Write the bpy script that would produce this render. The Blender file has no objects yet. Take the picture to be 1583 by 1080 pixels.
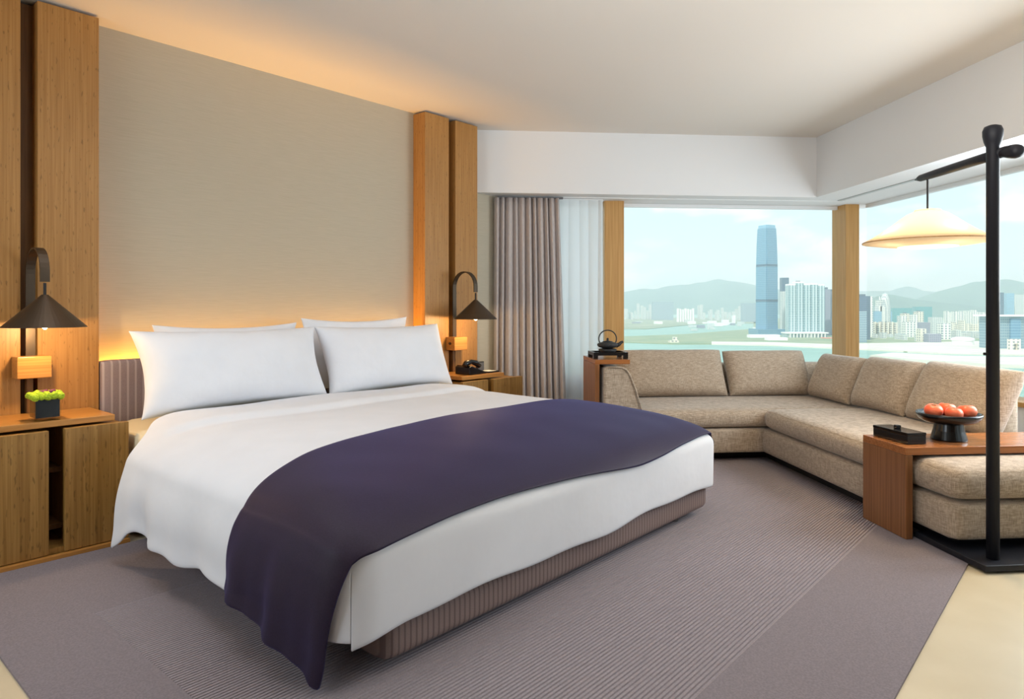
import bpy, bmesh, math, random
from mathutils import Vector, Matrix, noise
from math import sin, cos, pi, sqrt, radians

random.seed(7)
SC = bpy.context.scene
COL = SC.collection

# ------------------------------------------------------------------ camera, sky, sun, large lights, exposure
cd = bpy.data.cameras.new('camera'); cam = bpy.data.objects.new('camera', cd); COL.objects.link(cam)
cam.location = (0, 0, 1.05); cam.rotation_euler = (pi/2, 0, 0)
cd.sensor_width = 36.0; cd.lens = 1050/1583*36.0
cd.shift_y = -(540-475)/1583.0
cd.clip_start = 0.05; cd.clip_end = 60000
SC.camera = cam
vs = SC.view_settings
vs.view_transform = 'Standard'; vs.look = 'None'; vs.gamma = 1.0; vs.use_curve_mapping = False
vs.exposure = 0.45
cy = SC.cycles
cy.max_bounces = 10; cy.diffuse_bounces = 5; cy.glossy_bounces = 3; cy.transmission_bounces = 6
cy.volume_bounces = 1; cy.transparent_max_bounces = 12
cy.use_denoising = True; cy.sample_clamp_indirect = 6.0
cy.caustics_reflective = False; cy.caustics_refractive = False

TB = radians(90-41.3)      # bed axes: x runs along the headboard wall, y towards that wall
TW = radians(4.93)         # window axes: x along the far window, y along the side window
SEA = -121.0
def w2(a, b, z, t):
    return Vector((a*cos(t)-b*sin(t), a*sin(t)+b*cos(t), z))
def BW(a, b, z=0): return w2(a, b, z, TB)
def WW(a, b, z=0): return w2(a, b, z, TW)

W = bpy.data.worlds.new('sky'); SC.world = W; W.use_nodes = True
def build_world():
    nt = W.node_tree; N = nt.nodes; L = nt.links; N.clear()
    out = N.new('ShaderNodeOutputWorld'); bg = N.new('ShaderNodeBackground')
    tc = N.new('ShaderNodeTexCoord'); sep = N.new('ShaderNodeSeparateXYZ')
    ramp = N.new('ShaderNodeValToRGB')
    ramp.color_ramp.elements[0].position = 0.0; ramp.color_ramp.elements[0].color = (0.72, 0.82, 0.84, 1)
    ramp.color_ramp.elements[1].position = 0.55; ramp.color_ramp.elements[1].color = (0.46, 0.68, 0.86, 1)
    e = ramp.color_ramp.elements.new(0.12); e.color = (0.60, 0.76, 0.82, 1)
    mp = N.new('ShaderNodeMapping'); mp.inputs['Scale'].default_value = (1.0, 1.0, 2.6)
    nz = N.new('ShaderNodeTexNoise'); nz.inputs['Scale'].default_value = 5.2; nz.inputs['Detail'].default_value = 7
    nz.inputs['Roughness'].default_value = 0.55
    cr = N.new('ShaderNodeValToRGB'); cr.color_ramp.elements[0].position = 0.48; cr.color_ramp.elements[1].position = 0.62
    mix = N.new('ShaderNodeMix'); mix.data_type = 'RGBA'
    mix.inputs['B'].default_value = (1.0, 1.0, 0.97, 1)
    L.new(tc.outputs['Generated'], sep.inputs[0]); L.new(sep.outputs['Z'], ramp.inputs[0])
    L.new(tc.outputs['Generated'], mp.inputs[0]); L.new(mp.outputs[0], nz.inputs['Vector'])
    L.new(nz.outputs[0], cr.inputs[0]); L.new(cr.outputs[0], mix.inputs['Factor'])
    L.new(ramp.outputs[0], mix.inputs['A']); L.new(mix.outputs['Result'], bg.inputs['Color'])
    bg.inputs['Strength'].default_value = 1.02
    L.new(bg.outputs[0], out.inputs['Surface'])
build_world()

sd = bpy.data.lights.new('sun', 'SUN'); sd.energy = 2.6; sd.angle = radians(1.0); sd.color = (1.0, 0.96, 0.88)
sun = bpy.data.objects.new('sun', sd); COL.objects.link(sun)
sun.rotation_euler = Vector((0.50, 0.62, -0.80)).to_track_quat('-Z', 'Y').to_euler()

def area(name, loc, target, sx, sy, power, color, parent=None):
    ld = bpy.data.lights.new(name, 'AREA'); ld.shape = 'RECTANGLE'; ld.size = sx; ld.size_y = sy
    ld.energy = power; ld.color = color
    o = bpy.data.objects.new(name, ld); COL.objects.link(o)
    o.location = loc
    o.rotation_euler = (Vector(target)-Vector(loc)).to_track_quat('-Z', 'Y').to_euler()
    return o
# added fill lights without fixtures, standing in for daylight and overhead light
l_ = area('fill_left', BW(-1.5, 2.3, 1.6), BW(1.6, 2.7, .6), 1.6, 1.4, 14, (0.84, 0.93, 1.0)); l_.data.spread = radians(120)  # added cool fill on the bed's left side, no window there
l_ = area('fill_above_bed', BW(1.25, 2.5, 2.45), BW(1.7, 2.6, 0), 1.6, 1.4, 7, (0.94, 0.97, 1.0)); l_.data.spread = radians(110)  # added soft fill from above for the bed top
area('fill_up_ceiling', (0.9, 1.4, 1.85), (1.25, 2.5, 3.4), 1.6, .4, 26, (1.0, 0.97, 0.93))  # bare lamp added to brighten the ceiling
area('fill_side', WW(3.5, 3.1, 1.3), WW(1.0, 3.7, 0.7), 1.2, 1.25, 38, (0.88, 0.95, 1.0))  # lamp added inside the side window to boost its daylight

# ------------------------------------------------------------------ helpers

def lin(c):
    c = c/255.0
    return c/12.92 if c <= 0.04045 else ((c+0.055)/1.055)**2.4
def rgb(r, g, b): return (lin(r), lin(g), lin(b), 1)

ORG = {}
def tag(o, label, cat, group=None, kind=None):
    o['label'] = label
    if cat: o['category'] = cat
    if group: o['group'] = group
    if kind: o['kind'] = kind
    return o
def thing(name, label, cat, org=(0, 0, 0), t=0.0, group=None, kind=None):
    o = bpy.data.objects.new(name, None); COL.objects.link(o)
    o.empty_display_size = 0.1
    o.location = w2(org[0], org[1], org[2], t); o.rotation_euler = (0, 0, t)
    ORG[o.name] = Vector(org)
    return tag(o, label, cat, group, kind)
def obj(name, bm, mat, parent=None, org=(0, 0, 0), t=0.0, smooth=False, subsurf=0, bevel=0, solid=0, autos=None):
    me = bpy.data.meshes.new(name)
    if bm.faces: bmesh.ops.recalc_face_normals(bm, faces=bm.faces[:])
    d = ORG[parent.name] if parent is not None else Vector(org)
    bmesh.ops.translate(bm, verts=bm.verts[:], vec=-d)
    bm.to_mesh(me); bm.free()
    if smooth:
        for p in me.polygons: p.use_smooth = True
    o = bpy.data.objects.new(name, me); COL.objects.link(o)
    if isinstance(mat, (list, tuple)):
        for m in mat: me.materials.append(m)
    else: me.materials.append(mat)
    if parent is not None:
        o.parent = parent; ORG[o.name] = ORG[parent.name]
    else:
        o.location = w2(org[0], org[1], org[2], t); o.rotation_euler = (0, 0, t); ORG[o.name] = d
    if solid:
        m = o.modifiers.new('solid', 'SOLIDIFY'); m.thickness = solid; m.offset = -1
    if bevel:
        m = o.modifiers.new('bevel', 'BEVEL'); m.width = bevel; m.segments = 2; m.limit_method = 'ANGLE'
    if subsurf:
        m = o.modifiers.new('sub', 'SUBSURF'); m.levels = subsurf; m.render_levels = subsurf
    return o
def sobj(name, bm, mat, label, cat, org, t, **k):
    """a thing that is one mesh"""
    group = k.pop('group', None); kind = k.pop('kind', None)
    o = obj(name, bm, mat, None, org, t, **k)
    return tag(o, label, cat, group, kind)

def box(bm, x0, x1, y0, y1, z0, z1):
    v = [bm.verts.new(p) for p in ((x0,y0,z0),(x1,y0,z0),(x1,y1,z0),(x0,y1,z0),(x0,y0,z1),(x1,y0,z1),(x1,y1,z1),(x0,y1,z1))]
    for f in ((0,3,2,1),(4,5,6,7),(0,1,5,4),(1,2,6,5),(2,3,7,6),(3,0,4,7)):
        bm.faces.new([v[i] for i in f])
    return v
def B(*args):
    bm = bmesh.new()
    if args and isinstance(args[0], (int, float)): box(bm, *args)
    else:
        for a in args: box(bm, *a)
    return bm
def prism(pts, z0, z1, bm=None):
    bm = bm or bmesh.new()
    a = [bm.verts.new((x, y, z0)) for x, y in pts]; b = [bm.verts.new((x, y, z1)) for x, y in pts]
    n = len(pts)
    bm.faces.new(a[::-1]); bm.faces.new(b)
    for i in range(n): bm.faces.new((a[i], a[(i+1) % n], b[(i+1) % n], b[i]))
    return bm
def lathe(prof, c, seg=40, bm=None, close=True):
    bm = bm or bmesh.new(); rings = []
    for r, z in prof:
        if r < 1e-5: rings.append([bm.verts.new((c[0], c[1], c[2]+z))])
        else: rings.append([bm.verts.new((c[0]+r*cos(2*pi*i/seg), c[1]+r*sin(2*pi*i/seg), c[2]+z)) for i in range(seg)])
    for A, Bq in zip(rings, rings[1:]):
        for i in range(seg):
            j = (i+1) % seg
            if len(A) == 1 and len(Bq) == 1: continue
            if len(A) == 1: bm.faces.new((A[0], Bq[i], Bq[j]))
            elif len(Bq) == 1: bm.faces.new((A[i], A[j], Bq[0]))
            else: bm.faces.new((A[i], A[j], Bq[j], Bq[i]))
    return bm
def tube(pts, r, seg=12, bm=None, flat=None):
    """tube along points; flat=(w,h) makes a strap with local side vector kept stable"""
    bm = bm or bmesh.new(); P = [Vector(p) for p in pts]; rings = []
    up = None
    for i, p in enumerate(P):
        d = (P[min(i+1, len(P)-1)]-P[max(i-1, 0)]).normalized()
        if up is None:
            up = Vector((1, 0, 0)) if abs(d.x) < 0.9 else Vector((0, 1, 0))
        s = (up - d*up.dot(d)).normalized(); n = d.cross(s); up = s
        if flat:
            w, h = flat
            rings.append([bm.verts.new(p+s*a*w/2+n*b*h/2) for a, b in ((-1,-1),(1,-1),(1,1),(-1,1))])
        else:
            rr = r[i] if isinstance(r, (list, tuple)) else r
            rings.append([bm.verts.new(p+(s*cos(2*pi*k/seg)+n*sin(2*pi*k/seg))*rr) for k in range(seg)])
    for A, Bq in zip(rings, rings[1:]):
        m = len(A)
        for k in range(m): bm.faces.new((A[k], A[(k+1) % m], Bq[(k+1) % m], Bq[k]))
    bm.faces.new(rings[0][::-1]); bm.faces.new(rings[-1])
    return bm
def superbox(x0, x1, y0, y1, z0, z1, e=0.28, n=14, bulge=0.0, bm=None):
    """soft upholstered block: rounded box whose faces swell a little; e = edge radius as length"""
    bm = bm or bmesh.new()
    cx, cy_, cz = (x0+x1)/2, (y0+y1)/2, (z0+z1)/2; h = Vector(((x1-x0)/2, (y1-y0)/2, (z1-z0)/2))
    r = min(e, h.x*.98, h.y*.98, h.z*.98)
    tmp = bmesh.new(); bmesh.ops.create_cube(tmp, size=2.0)
    bmesh.ops.subdivide_edges(tmp, edges=tmp.edges[:], cuts=n, use_grid_fill=True)
    vm = {}
    for v in tmp.verts:
        # denser towards the edges
        q = Vector([ (1-(1-abs(c))**1.8)*(1 if c >= 0 else -1) for c in v.co])
        p = Vector((q.x*h.x, q.y*h.y, q.z*h.z))
        inner = Vector([max(-(h[k]-r), min(h[k]-r, p[k])) for k in range(3)])
        d = p-inner
        if d.length > 1e-9: p = inner+d.normalized()*r
        if bulge:
            bx_, by_, bz_ = (1-(p.x/h.x)**2), (1-(p.y/h.y)**2), (1-(p.z/h.z)**2)
            if abs(v.co.z) > .999: p.z += (1 if p.z > 0 else -1)*bulge*sqrt(max(0, bx_*by_))
            if abs(v.co.y) > .999: p.y += (1 if p.y > 0 else -1)*bulge*.6*sqrt(max(0, bx_*bz_))
            if abs(v.co.x) > .999: p.x += (1 if p.x > 0 else -1)*bulge*.6*sqrt(max(0, by_*bz_))
        vm[v.index] = bm.verts.new(p+Vector((cx, cy_, cz)))
    for f in tmp.faces: bm.faces.new([vm[v.index] for v in f.verts])
    tmp.free()
    return bm
def pillow(w, h, T, n=22, pinch=0.09, seed=0, wr=0.006, sq=2.6):
    """cushion in its own axes: x width, z height (0 at the bottom), y thickness"""
    bm = bmesh.new(); F = {}
    for s in (1, -1):
        for i in range(n+1):
            for j in range(n+1):
                a = -1+2*i/n; b = -1+2*j/n
                a = math.copysign(1-(1-abs(a))**1.5, a); b = math.copysign(1-(1-abs(b))**1.5, b)
                if s == -1 and (i in (0, n) or j in (0, n)):
                    F[(s, i, j)] = F[(1, i, j)]; continue
                x = a*w/2*(1-pinch*(1-b*b)*abs(a)**3); z = b*h/2*(1-pinch*1.4*(1-a*a)*abs(b)**3)
                t = T/2*(max(0, 1-abs(a)**sq)*max(0, 1-abs(b)**sq))**0.5
                nv = noise.noise(Vector((x*5+seed*7.3, z*5, s*2.0)))+.5*noise.noise(Vector((x*11+seed, z*11, s*3.0)))
                t += wr*nv*min(1, t/(T*.2+1e-6))
                F[(s, i, j)] = bm.verts.new((x, -s*t, z+h/2))
    for s in (1, -1):
        for i in range(n):
            for j in range(n):
                q = [F[(s, i, j)], F[(s, i+1, j)], F[(s, i+1, j+1)], F[(s, i, j+1)]]
                if s == -1: q.reverse()
                bm.faces.new(q)
    return bm
def xform(bm, M): bmesh.ops.transform(bm, matrix=M, verts=bm.verts[:]); return bm
def merge(bm, other):
    me = bpy.data.meshes.new('tmp'); other.to_mesh(me); other.free(); bm.from_mesh(me); bpy.data.meshes.remove(me); return bm

# ------------------------------------------------------------------ materials
def mat(name, color, rough=0.6, metal=0.0, spec=0.5, **k):
    m = bpy.data.materials.new(name); m.use_nodes = True
    b = m.node_tree.nodes['Principled BSDF']
    b.inputs['Base Color'].default_value = color; b.inputs['Roughness'].default_value = rough
    b.inputs['Metallic'].default_value = metal; b.inputs['Specular IOR Level'].default_value = spec
    for n, v in k.items(): b.inputs[n].default_value = v
    return m
def textured(name, c1, c2, scale=(1, 1, 1), nscale=20, detail=4, rough=0.7, bump=0.0, lo=0.35, hi=0.65, spec=0.3, bdist=0.002, **k):
    m = mat(name, c1, rough, spec=spec, **k); nt = m.node_tree; N = nt.nodes; L = nt.links; b = N['Principled BSDF']
    tc = N.new('ShaderNodeTexCoord'); mp = N.new('ShaderNodeMapping'); mp.inputs['Scale'].default_value = scale
    nz = N.new('ShaderNodeTexNoise'); nz.inputs['Scale'].default_value = nscale; nz.inputs['Detail'].default_value = detail
    cr = N.new('ShaderNodeValToRGB'); cr.color_ramp.elements[0].position = lo; cr.color_ramp.elements[0].color = c1
    cr.color_ramp.elements[1].position = hi; cr.color_ramp.elements[1].color = c2
    L.new(tc.outputs['Object'], mp.inputs[0]); L.new(mp.outputs[0], nz.inputs['Vector']); L.new(nz.outputs[0], cr.inputs[0])
    L.new(cr.outputs[0], b.inputs['Base Color'])
    if bump:
        bp = N.new('ShaderNodeBump'); bp.inputs['Strength'].default_value = bump; bp.inputs['Distance'].default_value = bdist
        L.new(nz.outputs[0], bp.inputs['Height']); L.new(bp.outputs[0], b.inputs['Normal'])
    return m
def mixcol(nt, fac, a, b):
    mx = nt.nodes.new('ShaderNodeMix'); mx.data_type = 'RGBA'
    for sock, v in (('Factor', fac), ('A', a), ('B', b)):
        if hasattr(v, 'is_output'): nt.links.new(v, mx.inputs[sock])
        else: mx.inputs[sock].default_value = v
    return mx.outputs['Result']
def bamboo(name, base, dark, dots=True, axis='z', rough=0.42):
    """strip-laminated bamboo: narrow strips along the grain, darker node flecks"""
    m = mat(name, base, rough, spec=0.4); nt = m.node_tree; N = nt.nodes; L = nt.links; b = N['Principled BSDF']
    tc = N.new('ShaderNodeTexCoord')
    def nzz(sc, s, d):
        mp = N.new('ShaderNodeMapping'); mp.inputs['Scale'].default_value = sc
        n = N.new('ShaderNodeTexNoise'); n.inputs['Scale'].default_value = s; n.inputs['Detail'].default_value = d
        L.new(tc.outputs['Object'], mp.inputs[0]); L.new(mp.outputs[0], n.inputs['Vector']); return n.outputs[0]
    g = {'z': (1, 1, 0.02), 'x': (0.02, 1, 1), 'y': (1, 0.02, 1)}[axis]
    f = {'z': (1, 1, 0.22), 'x': (0.22, 1, 1), 'y': (1, 0.22, 1)}[axis]
    cr = N.new('ShaderNodeValToRGB'); cr.color_ramp.elements[0].position = .32; cr.color_ramp.elements[1].position = .68
    cr.color_ramp.elements[0].color = dark; cr.color_ramp.elements[1].color = base
    L.new(nzz(g, 110, 2), cr.inputs[0]); col = cr.outputs[0]
    if dots:
        cd2 = N.new('ShaderNodeValToRGB'); cd2.color_ramp.elements[0].position = .64; cd2.color_ramp.elements[1].position = .72
        L.new(nzz(f, 115, 1), cd2.inputs[0])
        mul = N.new('ShaderNodeMath'); mul.operation = 'MULTIPLY'; mul.inputs[1].default_value = .5
        L.new(cd2.outputs[0], mul.inputs[0])
        col = mixcol(nt, mul.outputs[0], col, tuple(c*.35 for c in dark[:3])+(1,))
    L.new(col, b.inputs['Base Color'])
    return m
def weave(name, c1, c2, freq=260, rough=0.9, bump=0.25, blot=0.35):
    m = mat(name, c1, rough, spec=0.15); nt = m.node_tree; N = nt.nodes; L = nt.links; b = N['Principled BSDF']
    tc = N.new('ShaderNodeTexCoord')
    def nzz(sc, s, d):
        mp = N.new('ShaderNodeMapping'); mp.inputs['Scale'].default_value = sc
        n = N.new('ShaderNodeTexNoise'); n.inputs['Scale'].default_value = s; n.inputs['Detail'].default_value = d
        L.new(tc.outputs['Object'], mp.inputs[0]); L.new(mp.outputs[0], n.inputs['Vector']); return n.outputs[0]
    a = nzz((1, 1, .12), freq, 2); c = nzz((.12, .12, 1), freq, 2)
    ad = N.new('ShaderNodeMath'); ad.operation = 'ADD'; L.new(a, ad.inputs[0]); L.new(c, ad.inputs[1])
    cr = N.new('ShaderNodeMapRange'); cr.inputs['From Min'].default_value = .78; cr.inputs['From Max'].default_value = 1.22
    L.new(ad.outputs[0], cr.inputs[0])
    L.new(mixcol(nt, cr.outputs[0], c1, c2), b.inputs['Base Color'])
    bp = N.new('ShaderNodeBump'); bp.inputs['Strength'].default_value = bump; bp.inputs['Distance'].default_value = .002
    L.new(ad.outputs[0], bp.inputs['Height']); L.new(bp.outputs[0], b.inputs['Normal'])
    b.inputs['Sheen Weight'].default_value = .25; b.inputs['Sheen Roughness'].default_value = .5
    return m
def striped(name, base, line, period, width, axis='X', rough=0.85, wob=0.0):
    """thin woven stripes across one object axis"""
    m = mat(name, base, rough, spec=0.2); nt = m.node_tree; N = nt.nodes; L = nt.links; b = N['Principled BSDF']
    tc = N.new('ShaderNodeTexCoord'); sp = N.new('ShaderNodeSeparateXYZ'); L.new(tc.outputs['Object'], sp.inputs[0])
    mo = N.new('ShaderNodeMath'); mo.operation = 'PINGPONG'; mo.inputs[1].default_value = period/2
    src = sp.outputs[axis]
    if axis == 'XY':
        pass
    L.new(src, mo.inputs[0])
    mr = N.new('ShaderNodeMapRange'); mr.inputs['From Min'].default_value = width/2; mr.inputs['From Max'].default_value = width/2+period*.08
    mr.inputs['To Min'].default_value = 1; mr.inputs['To Max'].default_value = 0
    L.new(mo.outputs[0], mr.inputs[0])
    nz = N.new('ShaderNodeTexNoise'); nz.inputs['Scale'].default_value = 300; L.new(tc.outputs['Object'], nz.inputs['Vector'])
    bb = mixcol(nt, nz.outputs[0], tuple(c*.8 for c in base[:3])+(1,), tuple(min(1, c*1.2) for c in base[:3])+(1,))
    L.new(mixcol(nt, mr.outputs[0], bb, line), b.inputs['Base Color'])
    return m
def facade(name, wall, glass, fx, fz, gap=0.35, rough=0.4, mort=None):
    m = mat(name, wall, rough); nt = m.node_tree; N = nt.nodes; L = nt.links; b = N['Principled BSDF']
    tc = N.new('ShaderNodeTexCoord'); sp = N.new('ShaderNodeSeparateXYZ'); L.new(tc.outputs['Object'], sp.inputs[0])
    ad = N.new('ShaderNodeMath'); ad.operation = 'ADD'; L.new(sp.outputs['X'], ad.inputs[0]); L.new(sp.outputs['Y'], ad.inputs[1])
    def band(src, per, duty):
        d = N.new('ShaderNodeMath'); d.operation = 'DIVIDE'; d.inputs[1].default_value = per; L.new(src, d.inputs[0])
        f = N.new('ShaderNodeMath'); f.operation = 'FRACT'; L.new(d.outputs[0], f.inputs[0])
        g = N.new('ShaderNodeMath'); g.operation = 'GREATER_THAN'; g.inputs[1].default_value = duty; L.new(f.outputs[0], g.inputs[0]); return g.outputs[0]
    mu = N.new('ShaderNodeMath'); mu.operation = 'MULTIPLY'
    L.new(band(ad.outputs[0], fx, gap), mu.inputs[0]); L.new(band(sp.outputs['Z'], fz, .35), mu.inputs[1])
    L.new(mixcol(nt, mu.outputs[0], wall, glass), b.inputs['Base Color'])
    return m

M = {}
M['ceil'] = mat('ceiling_paint', rgb(226, 222, 216), .9, spec=.1)
M['white'] = mat('white_paint', rgb(224, 226, 228), .85, spec=.15)
M['sill'] = mat('sill_white', rgb(225, 228, 230), .5)
def wallpaper():
    m = textured('woven_wallcovering', rgb(178, 171, 154), rgb(186, 179, 162), (0.12, 0.12, 9), 75, 5, rough=.85, bump=.05, spec=.15)
    return m
M['wallpaper'] = wallpaper()
M['bamboo'] = bamboo('bamboo_panel', rgb(176, 130, 72), rgb(156, 110, 56))
M['bamboo_top'] = bamboo('bamboo_shelf', rgb(196, 140, 74), rgb(168, 114, 54), dots=False, axis='x', rough=.3)
M['bamboo_door'] = bamboo('bamboo_door', rgb(164, 124, 66), rgb(136, 98, 46))
M['wenge'] = textured('dark_groove_wood', rgb(112, 78, 42), rgb(92, 62, 30), (1, 1, .05), 60, 2, rough=.5)
M['wood_red'] = bamboo('teak_table', rgb(146, 98, 62), rgb(120, 78, 46), dots=False, rough=.28)
M['post_wood'] = bamboo('mullion_wood', rgb(196, 152, 92), rgb(176, 130, 72), dots=False)
M['floor'] = textured('beige_limestone', rgb(212, 198, 170), rgb(203, 188, 158), (1, 1, 1), 3, 6, rough=.35, spec=.4)
M['rug'] = textured('rug_wool', rgb(130, 122, 127), rgb(142, 133, 138), (1, 1, 1), 160, 4, rough=.98, bump=.12, spec=.05, bdist=.004)
M['rug_rib'] = textured('rug_ribs', rgb(148, 139, 144), rgb(158, 149, 154), (1, 1, 1), 160, 3, rough=.98, bump=.08, spec=.05)
M['linen'] = textured('white_linen', rgb(221, 223, 229), rgb(224, 226, 232), (1, 1, 1), 6, 3, rough=.85, bump=.30, spec=.2, bdist=.014)
M['linen2'] = textured('white_cotton_pillowcase', rgb(224, 227, 234), rgb(227, 230, 237), (1, 1, 1), 8, 3, rough=.85, bump=.30, spec=.2, bdist=.012)
M['sheet'] = mat('cream_mattress_sheet', rgb(228, 214, 180), .9)
M['throw'] = textured('aubergine_wool', rgb(36, 24, 42), rgb(42, 29, 49), (1, 1, 1), 200, 3, rough=.6, bump=.10, spec=.35)
M['throw'].node_tree.nodes['Principled BSDF'].inputs['Sheen Weight'].default_value = .16
M['throw'].node_tree.nodes['Principled BSDF'].inputs['Sheen Tint'].default_value = rgb(120, 135, 255)  # blue of the window light put into the sheen colour
M['base_stripe'] = striped('bed_base_stripe', rgb(136, 118, 114), rgb(110, 94, 92), .022, .005)
M['head_stripe'] = striped('headboard_stripe', rgb(136, 124, 130), rgb(166, 156, 160), .036, .006)
M['sofa'] = weave('tan_sofa_weave', rgb(146, 130, 112), rgb(188, 171, 152))
M['dark'] = mat('black_plinth', rgb(24, 22, 22), .6)
M['black'] = mat('black_lacquer', rgb(18, 19, 22), .22)
M['blacklid'] = mat('black_gloss_lid', rgb(20, 22, 26), .08)
M['iron'] = textured('cast_iron', rgb(34, 36, 38), rgb(52, 54, 56), (1, 1, 1), 120, 3, rough=.5, bump=.3)
M['bronze'] = mat('dark_bronze', rgb(82, 70, 58), .42, metal=.75)
M['post'] = textured('dark_stained_wood', rgb(26, 28, 36), rgb(34, 34, 40), (1, 1, .05), 50, 2, rough=.45)
M['chrome'] = mat('steel', rgb(190, 190, 190), .25, metal=1.0)
M['drape'] = textured('taupe_drape', rgb(178, 170, 168), rgb(188, 180, 177), (1, 1, .2), 120, 3, rough=.9, spec=.1)
M['bulb'] = mat('bulb_glow', (1, .8, .5, 1), .5)
b_ = M['bulb'].node_tree.nodes['Principled BSDF']; b_.inputs['Emission Color'].default_value = (1, .72, .38, 1); b_.inputs['Emission Strength'].default_value = 6
M['diffuser'] = mat('lit_diffuser', (1, .9, .7, 1), .5)
b_ = M['diffuser'].node_tree.nodes['Principled BSDF']; b_.inputs['Emission Color'].default_value = (1, .9, .68, 1); b_.inputs['Emission Strength'].default_value = 1.0
M['moss'] = textured('green_flower_heads', rgb(140, 170, 30), rgb(180, 205, 60), (1, 1, 1), 150, 3, rough=.9, bump=.4)
M['purple'] = mat('purple_petals', rgb(110, 50, 80), .8)
M['fruit'] = textured('persimmon_skin', rgb(230, 92, 62), rgb(240, 128, 92), (1, 1, 1), 9, 3, rough=.35)
M['stem'] = mat('dry_calyx', rgb(120, 110, 60), .8)
M['track'] = mat('grey_track', rgb(176, 182, 184), .5)
M['paper'] = mat('white_paper', rgb(240, 238, 232), .8)
M['grey'] = mat('grey_plastic', rgb(90, 92, 96), .5)

def shader_mix(name, build):
    m = bpy.data.materials.new(name); m.use_nodes = True; nt = m.node_tree; nt.nodes.clear()
    o = nt.nodes.new('ShaderNodeOutputMaterial'); nt.links.new(build(nt), o.inputs['Surface']); return m
def glass_pane(nt):
    t = nt.nodes.new('ShaderNodeBsdfTransparent'); t.inputs[0].default_value = (.97, .985, .98, 1)
    g = nt.nodes.new('ShaderNodeBsdfGlossy'); g.inputs['Roughness'].default_value = 0.0
    lw = nt.nodes.new('ShaderNodeLayerWeight'); lw.inputs[0].default_value = .5
    p5 = nt.nodes.new('ShaderNodeMath'); p5.operation = 'POWER'; p5.inputs[1].default_value = 4.0; nt.links.new(lw.outputs['Facing'], p5.inputs[0])
    f = nt.nodes.new('ShaderNodeMath'); f.operation = 'MULTIPLY_ADD'; f.inputs[1].default_value = .45; f.inputs[2].default_value = .0; nt.links.new(p5.outputs[0], f.inputs[0])
    mx = nt.nodes.new('ShaderNodeMixShader')
    nt.links.new(f.outputs[0], mx.inputs[0]); nt.links.new(t.outputs[0], mx.inputs[1]); nt.links.new(g.outputs[0], mx.inputs[2])
    return mx.outputs[0]
M['glass'] = shader_mix('window_glass', glass_pane)
def cloth_mix(col, tr, ta):
    def f(nt):
        d = nt.nodes.new('ShaderNodeBsdfDiffuse'); d.inputs[0].default_value = col
        t = nt.nodes.new('ShaderNodeBsdfTranslucent'); t.inputs[0].default_value = col
        a = nt.nodes.new('ShaderNodeBsdfTransparent')
        m1 = nt.nodes.new('ShaderNodeMixShader'); m1.inputs[0].default_value = tr
        m2 = nt.nodes.new('ShaderNodeMixShader'); m2.inputs[0].default_value = ta
        nt.links.new(d.outputs[0], m1.inputs[1]); nt.links.new(t.outputs[0], m1.inputs[2])
        nt.links.new(m1.outputs[0], m2.inputs[1]); nt.links.new(a.outputs[0], m2.inputs[2])
        return m2.outputs[0]
    return f
M['sheer'] = shader_mix('sheer_voile', cloth_mix(rgb(232, 235, 238), .6, .08))
M['shade'] = shader_mix('paper_shade', cloth_mix(rgb(255, 246, 228), .70, 0.0))
M['shade_low'] = shader_mix('paper_shade_underside', cloth_mix(rgb(250, 234, 206), .25, 0.0))
M['inglass'] = shader_mix('vase_glass', glass_pane)

# ------------------------------------------------------------------ room shell
CZ = 2.465
UL, UR = -1.7, 4.41          # headboard wall runs from UL to where it meets the far window wall
YW, XW, YB = 5.81, 3.60, -2.0
HV = 3.81
pA = BW(UL, HV); pB = BW(UR, HV); pC = WW(XW, YW); pD = WW(XW, YB)
# left wall runs square to the headboard wall until it meets the back wall
d = BW(0, -1)                       # direction away from headboard wall
# intersection of pA + s*d with y_w = YB
ny = Vector((-sin(TW), cos(TW), 0)); s = (YB - ny.dot(pA))/ny.dot(d); pE = pA + d*s
room = [(p.x, p.y) for p in (pA, pB, pC, pD, pE)][::-1]
def structure(name, bm, m, label, cat, **k):
    o = obj(name, bm, m, None, (0, 0, 0), 0, **k); tag(o, label, cat, None, 'structure'); return o
def wallslab(p, q, z0, z1, th):
    """slab from p to q, thickness to the left of travel"""
    dd = (q-p); dd.z = 0; n = Vector((-dd.y, dd.x, 0)).normalized()*th
    return prism([(p.x, p.y), (q.x, q.y), (q.x+n.x, q.y+n.y), (p.x+n.x, p.y+n.y)], z0, z1)
structure('floor', prism(room, -.12, 0), M['floor'], 'pale beige stone floor beside the grey rug', 'floor')
structure('ceiling', prism(room, CZ, CZ+.15), M['ceil'], 'smooth off white ceiling over the whole room', 'ceiling')
structure('wall_headboard', wallslab(pA+BW(-.2, 0), pB, -.12, CZ+.15, .15), M['wallpaper'], 'beige woven wallcovering on the wall behind the bed', 'wall')
structure('wall_left', wallslab(pE, pA, -.12, CZ+.15, .15), M['white'], 'plain white wall at the left end of the room', 'wall')
structure('wall_back', wallslab(pD+WW(.2, 0), pE-WW(.2, 0), -.12, CZ+.15, .15), M['bamboo'], 'unseen wall behind the viewer, bamboo finish added to dim bounced light', 'wall')  # dark finish invented for this unseen wall to reduce front fill
SILL = .42; WT = 1.967
def wframe(x0, x1, y0, y1, z0, z1): return xform(B(x0, x1, y0, y1, z0, z1), Matrix.Rotation(TW, 4, 'Z'))
WX0 = .56
o = structure('wall_window_far', wframe(WX0, XW+.2, YW, YW+.2, -.12, SILL), M['white'], 'low white wall under the far window', 'wall')
o = structure('wall_window_side', wframe(XW, XW+.2, YB, YW-.001, -.12, SILL), M['white'], 'low white wall under the side window', 'wall')
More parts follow.
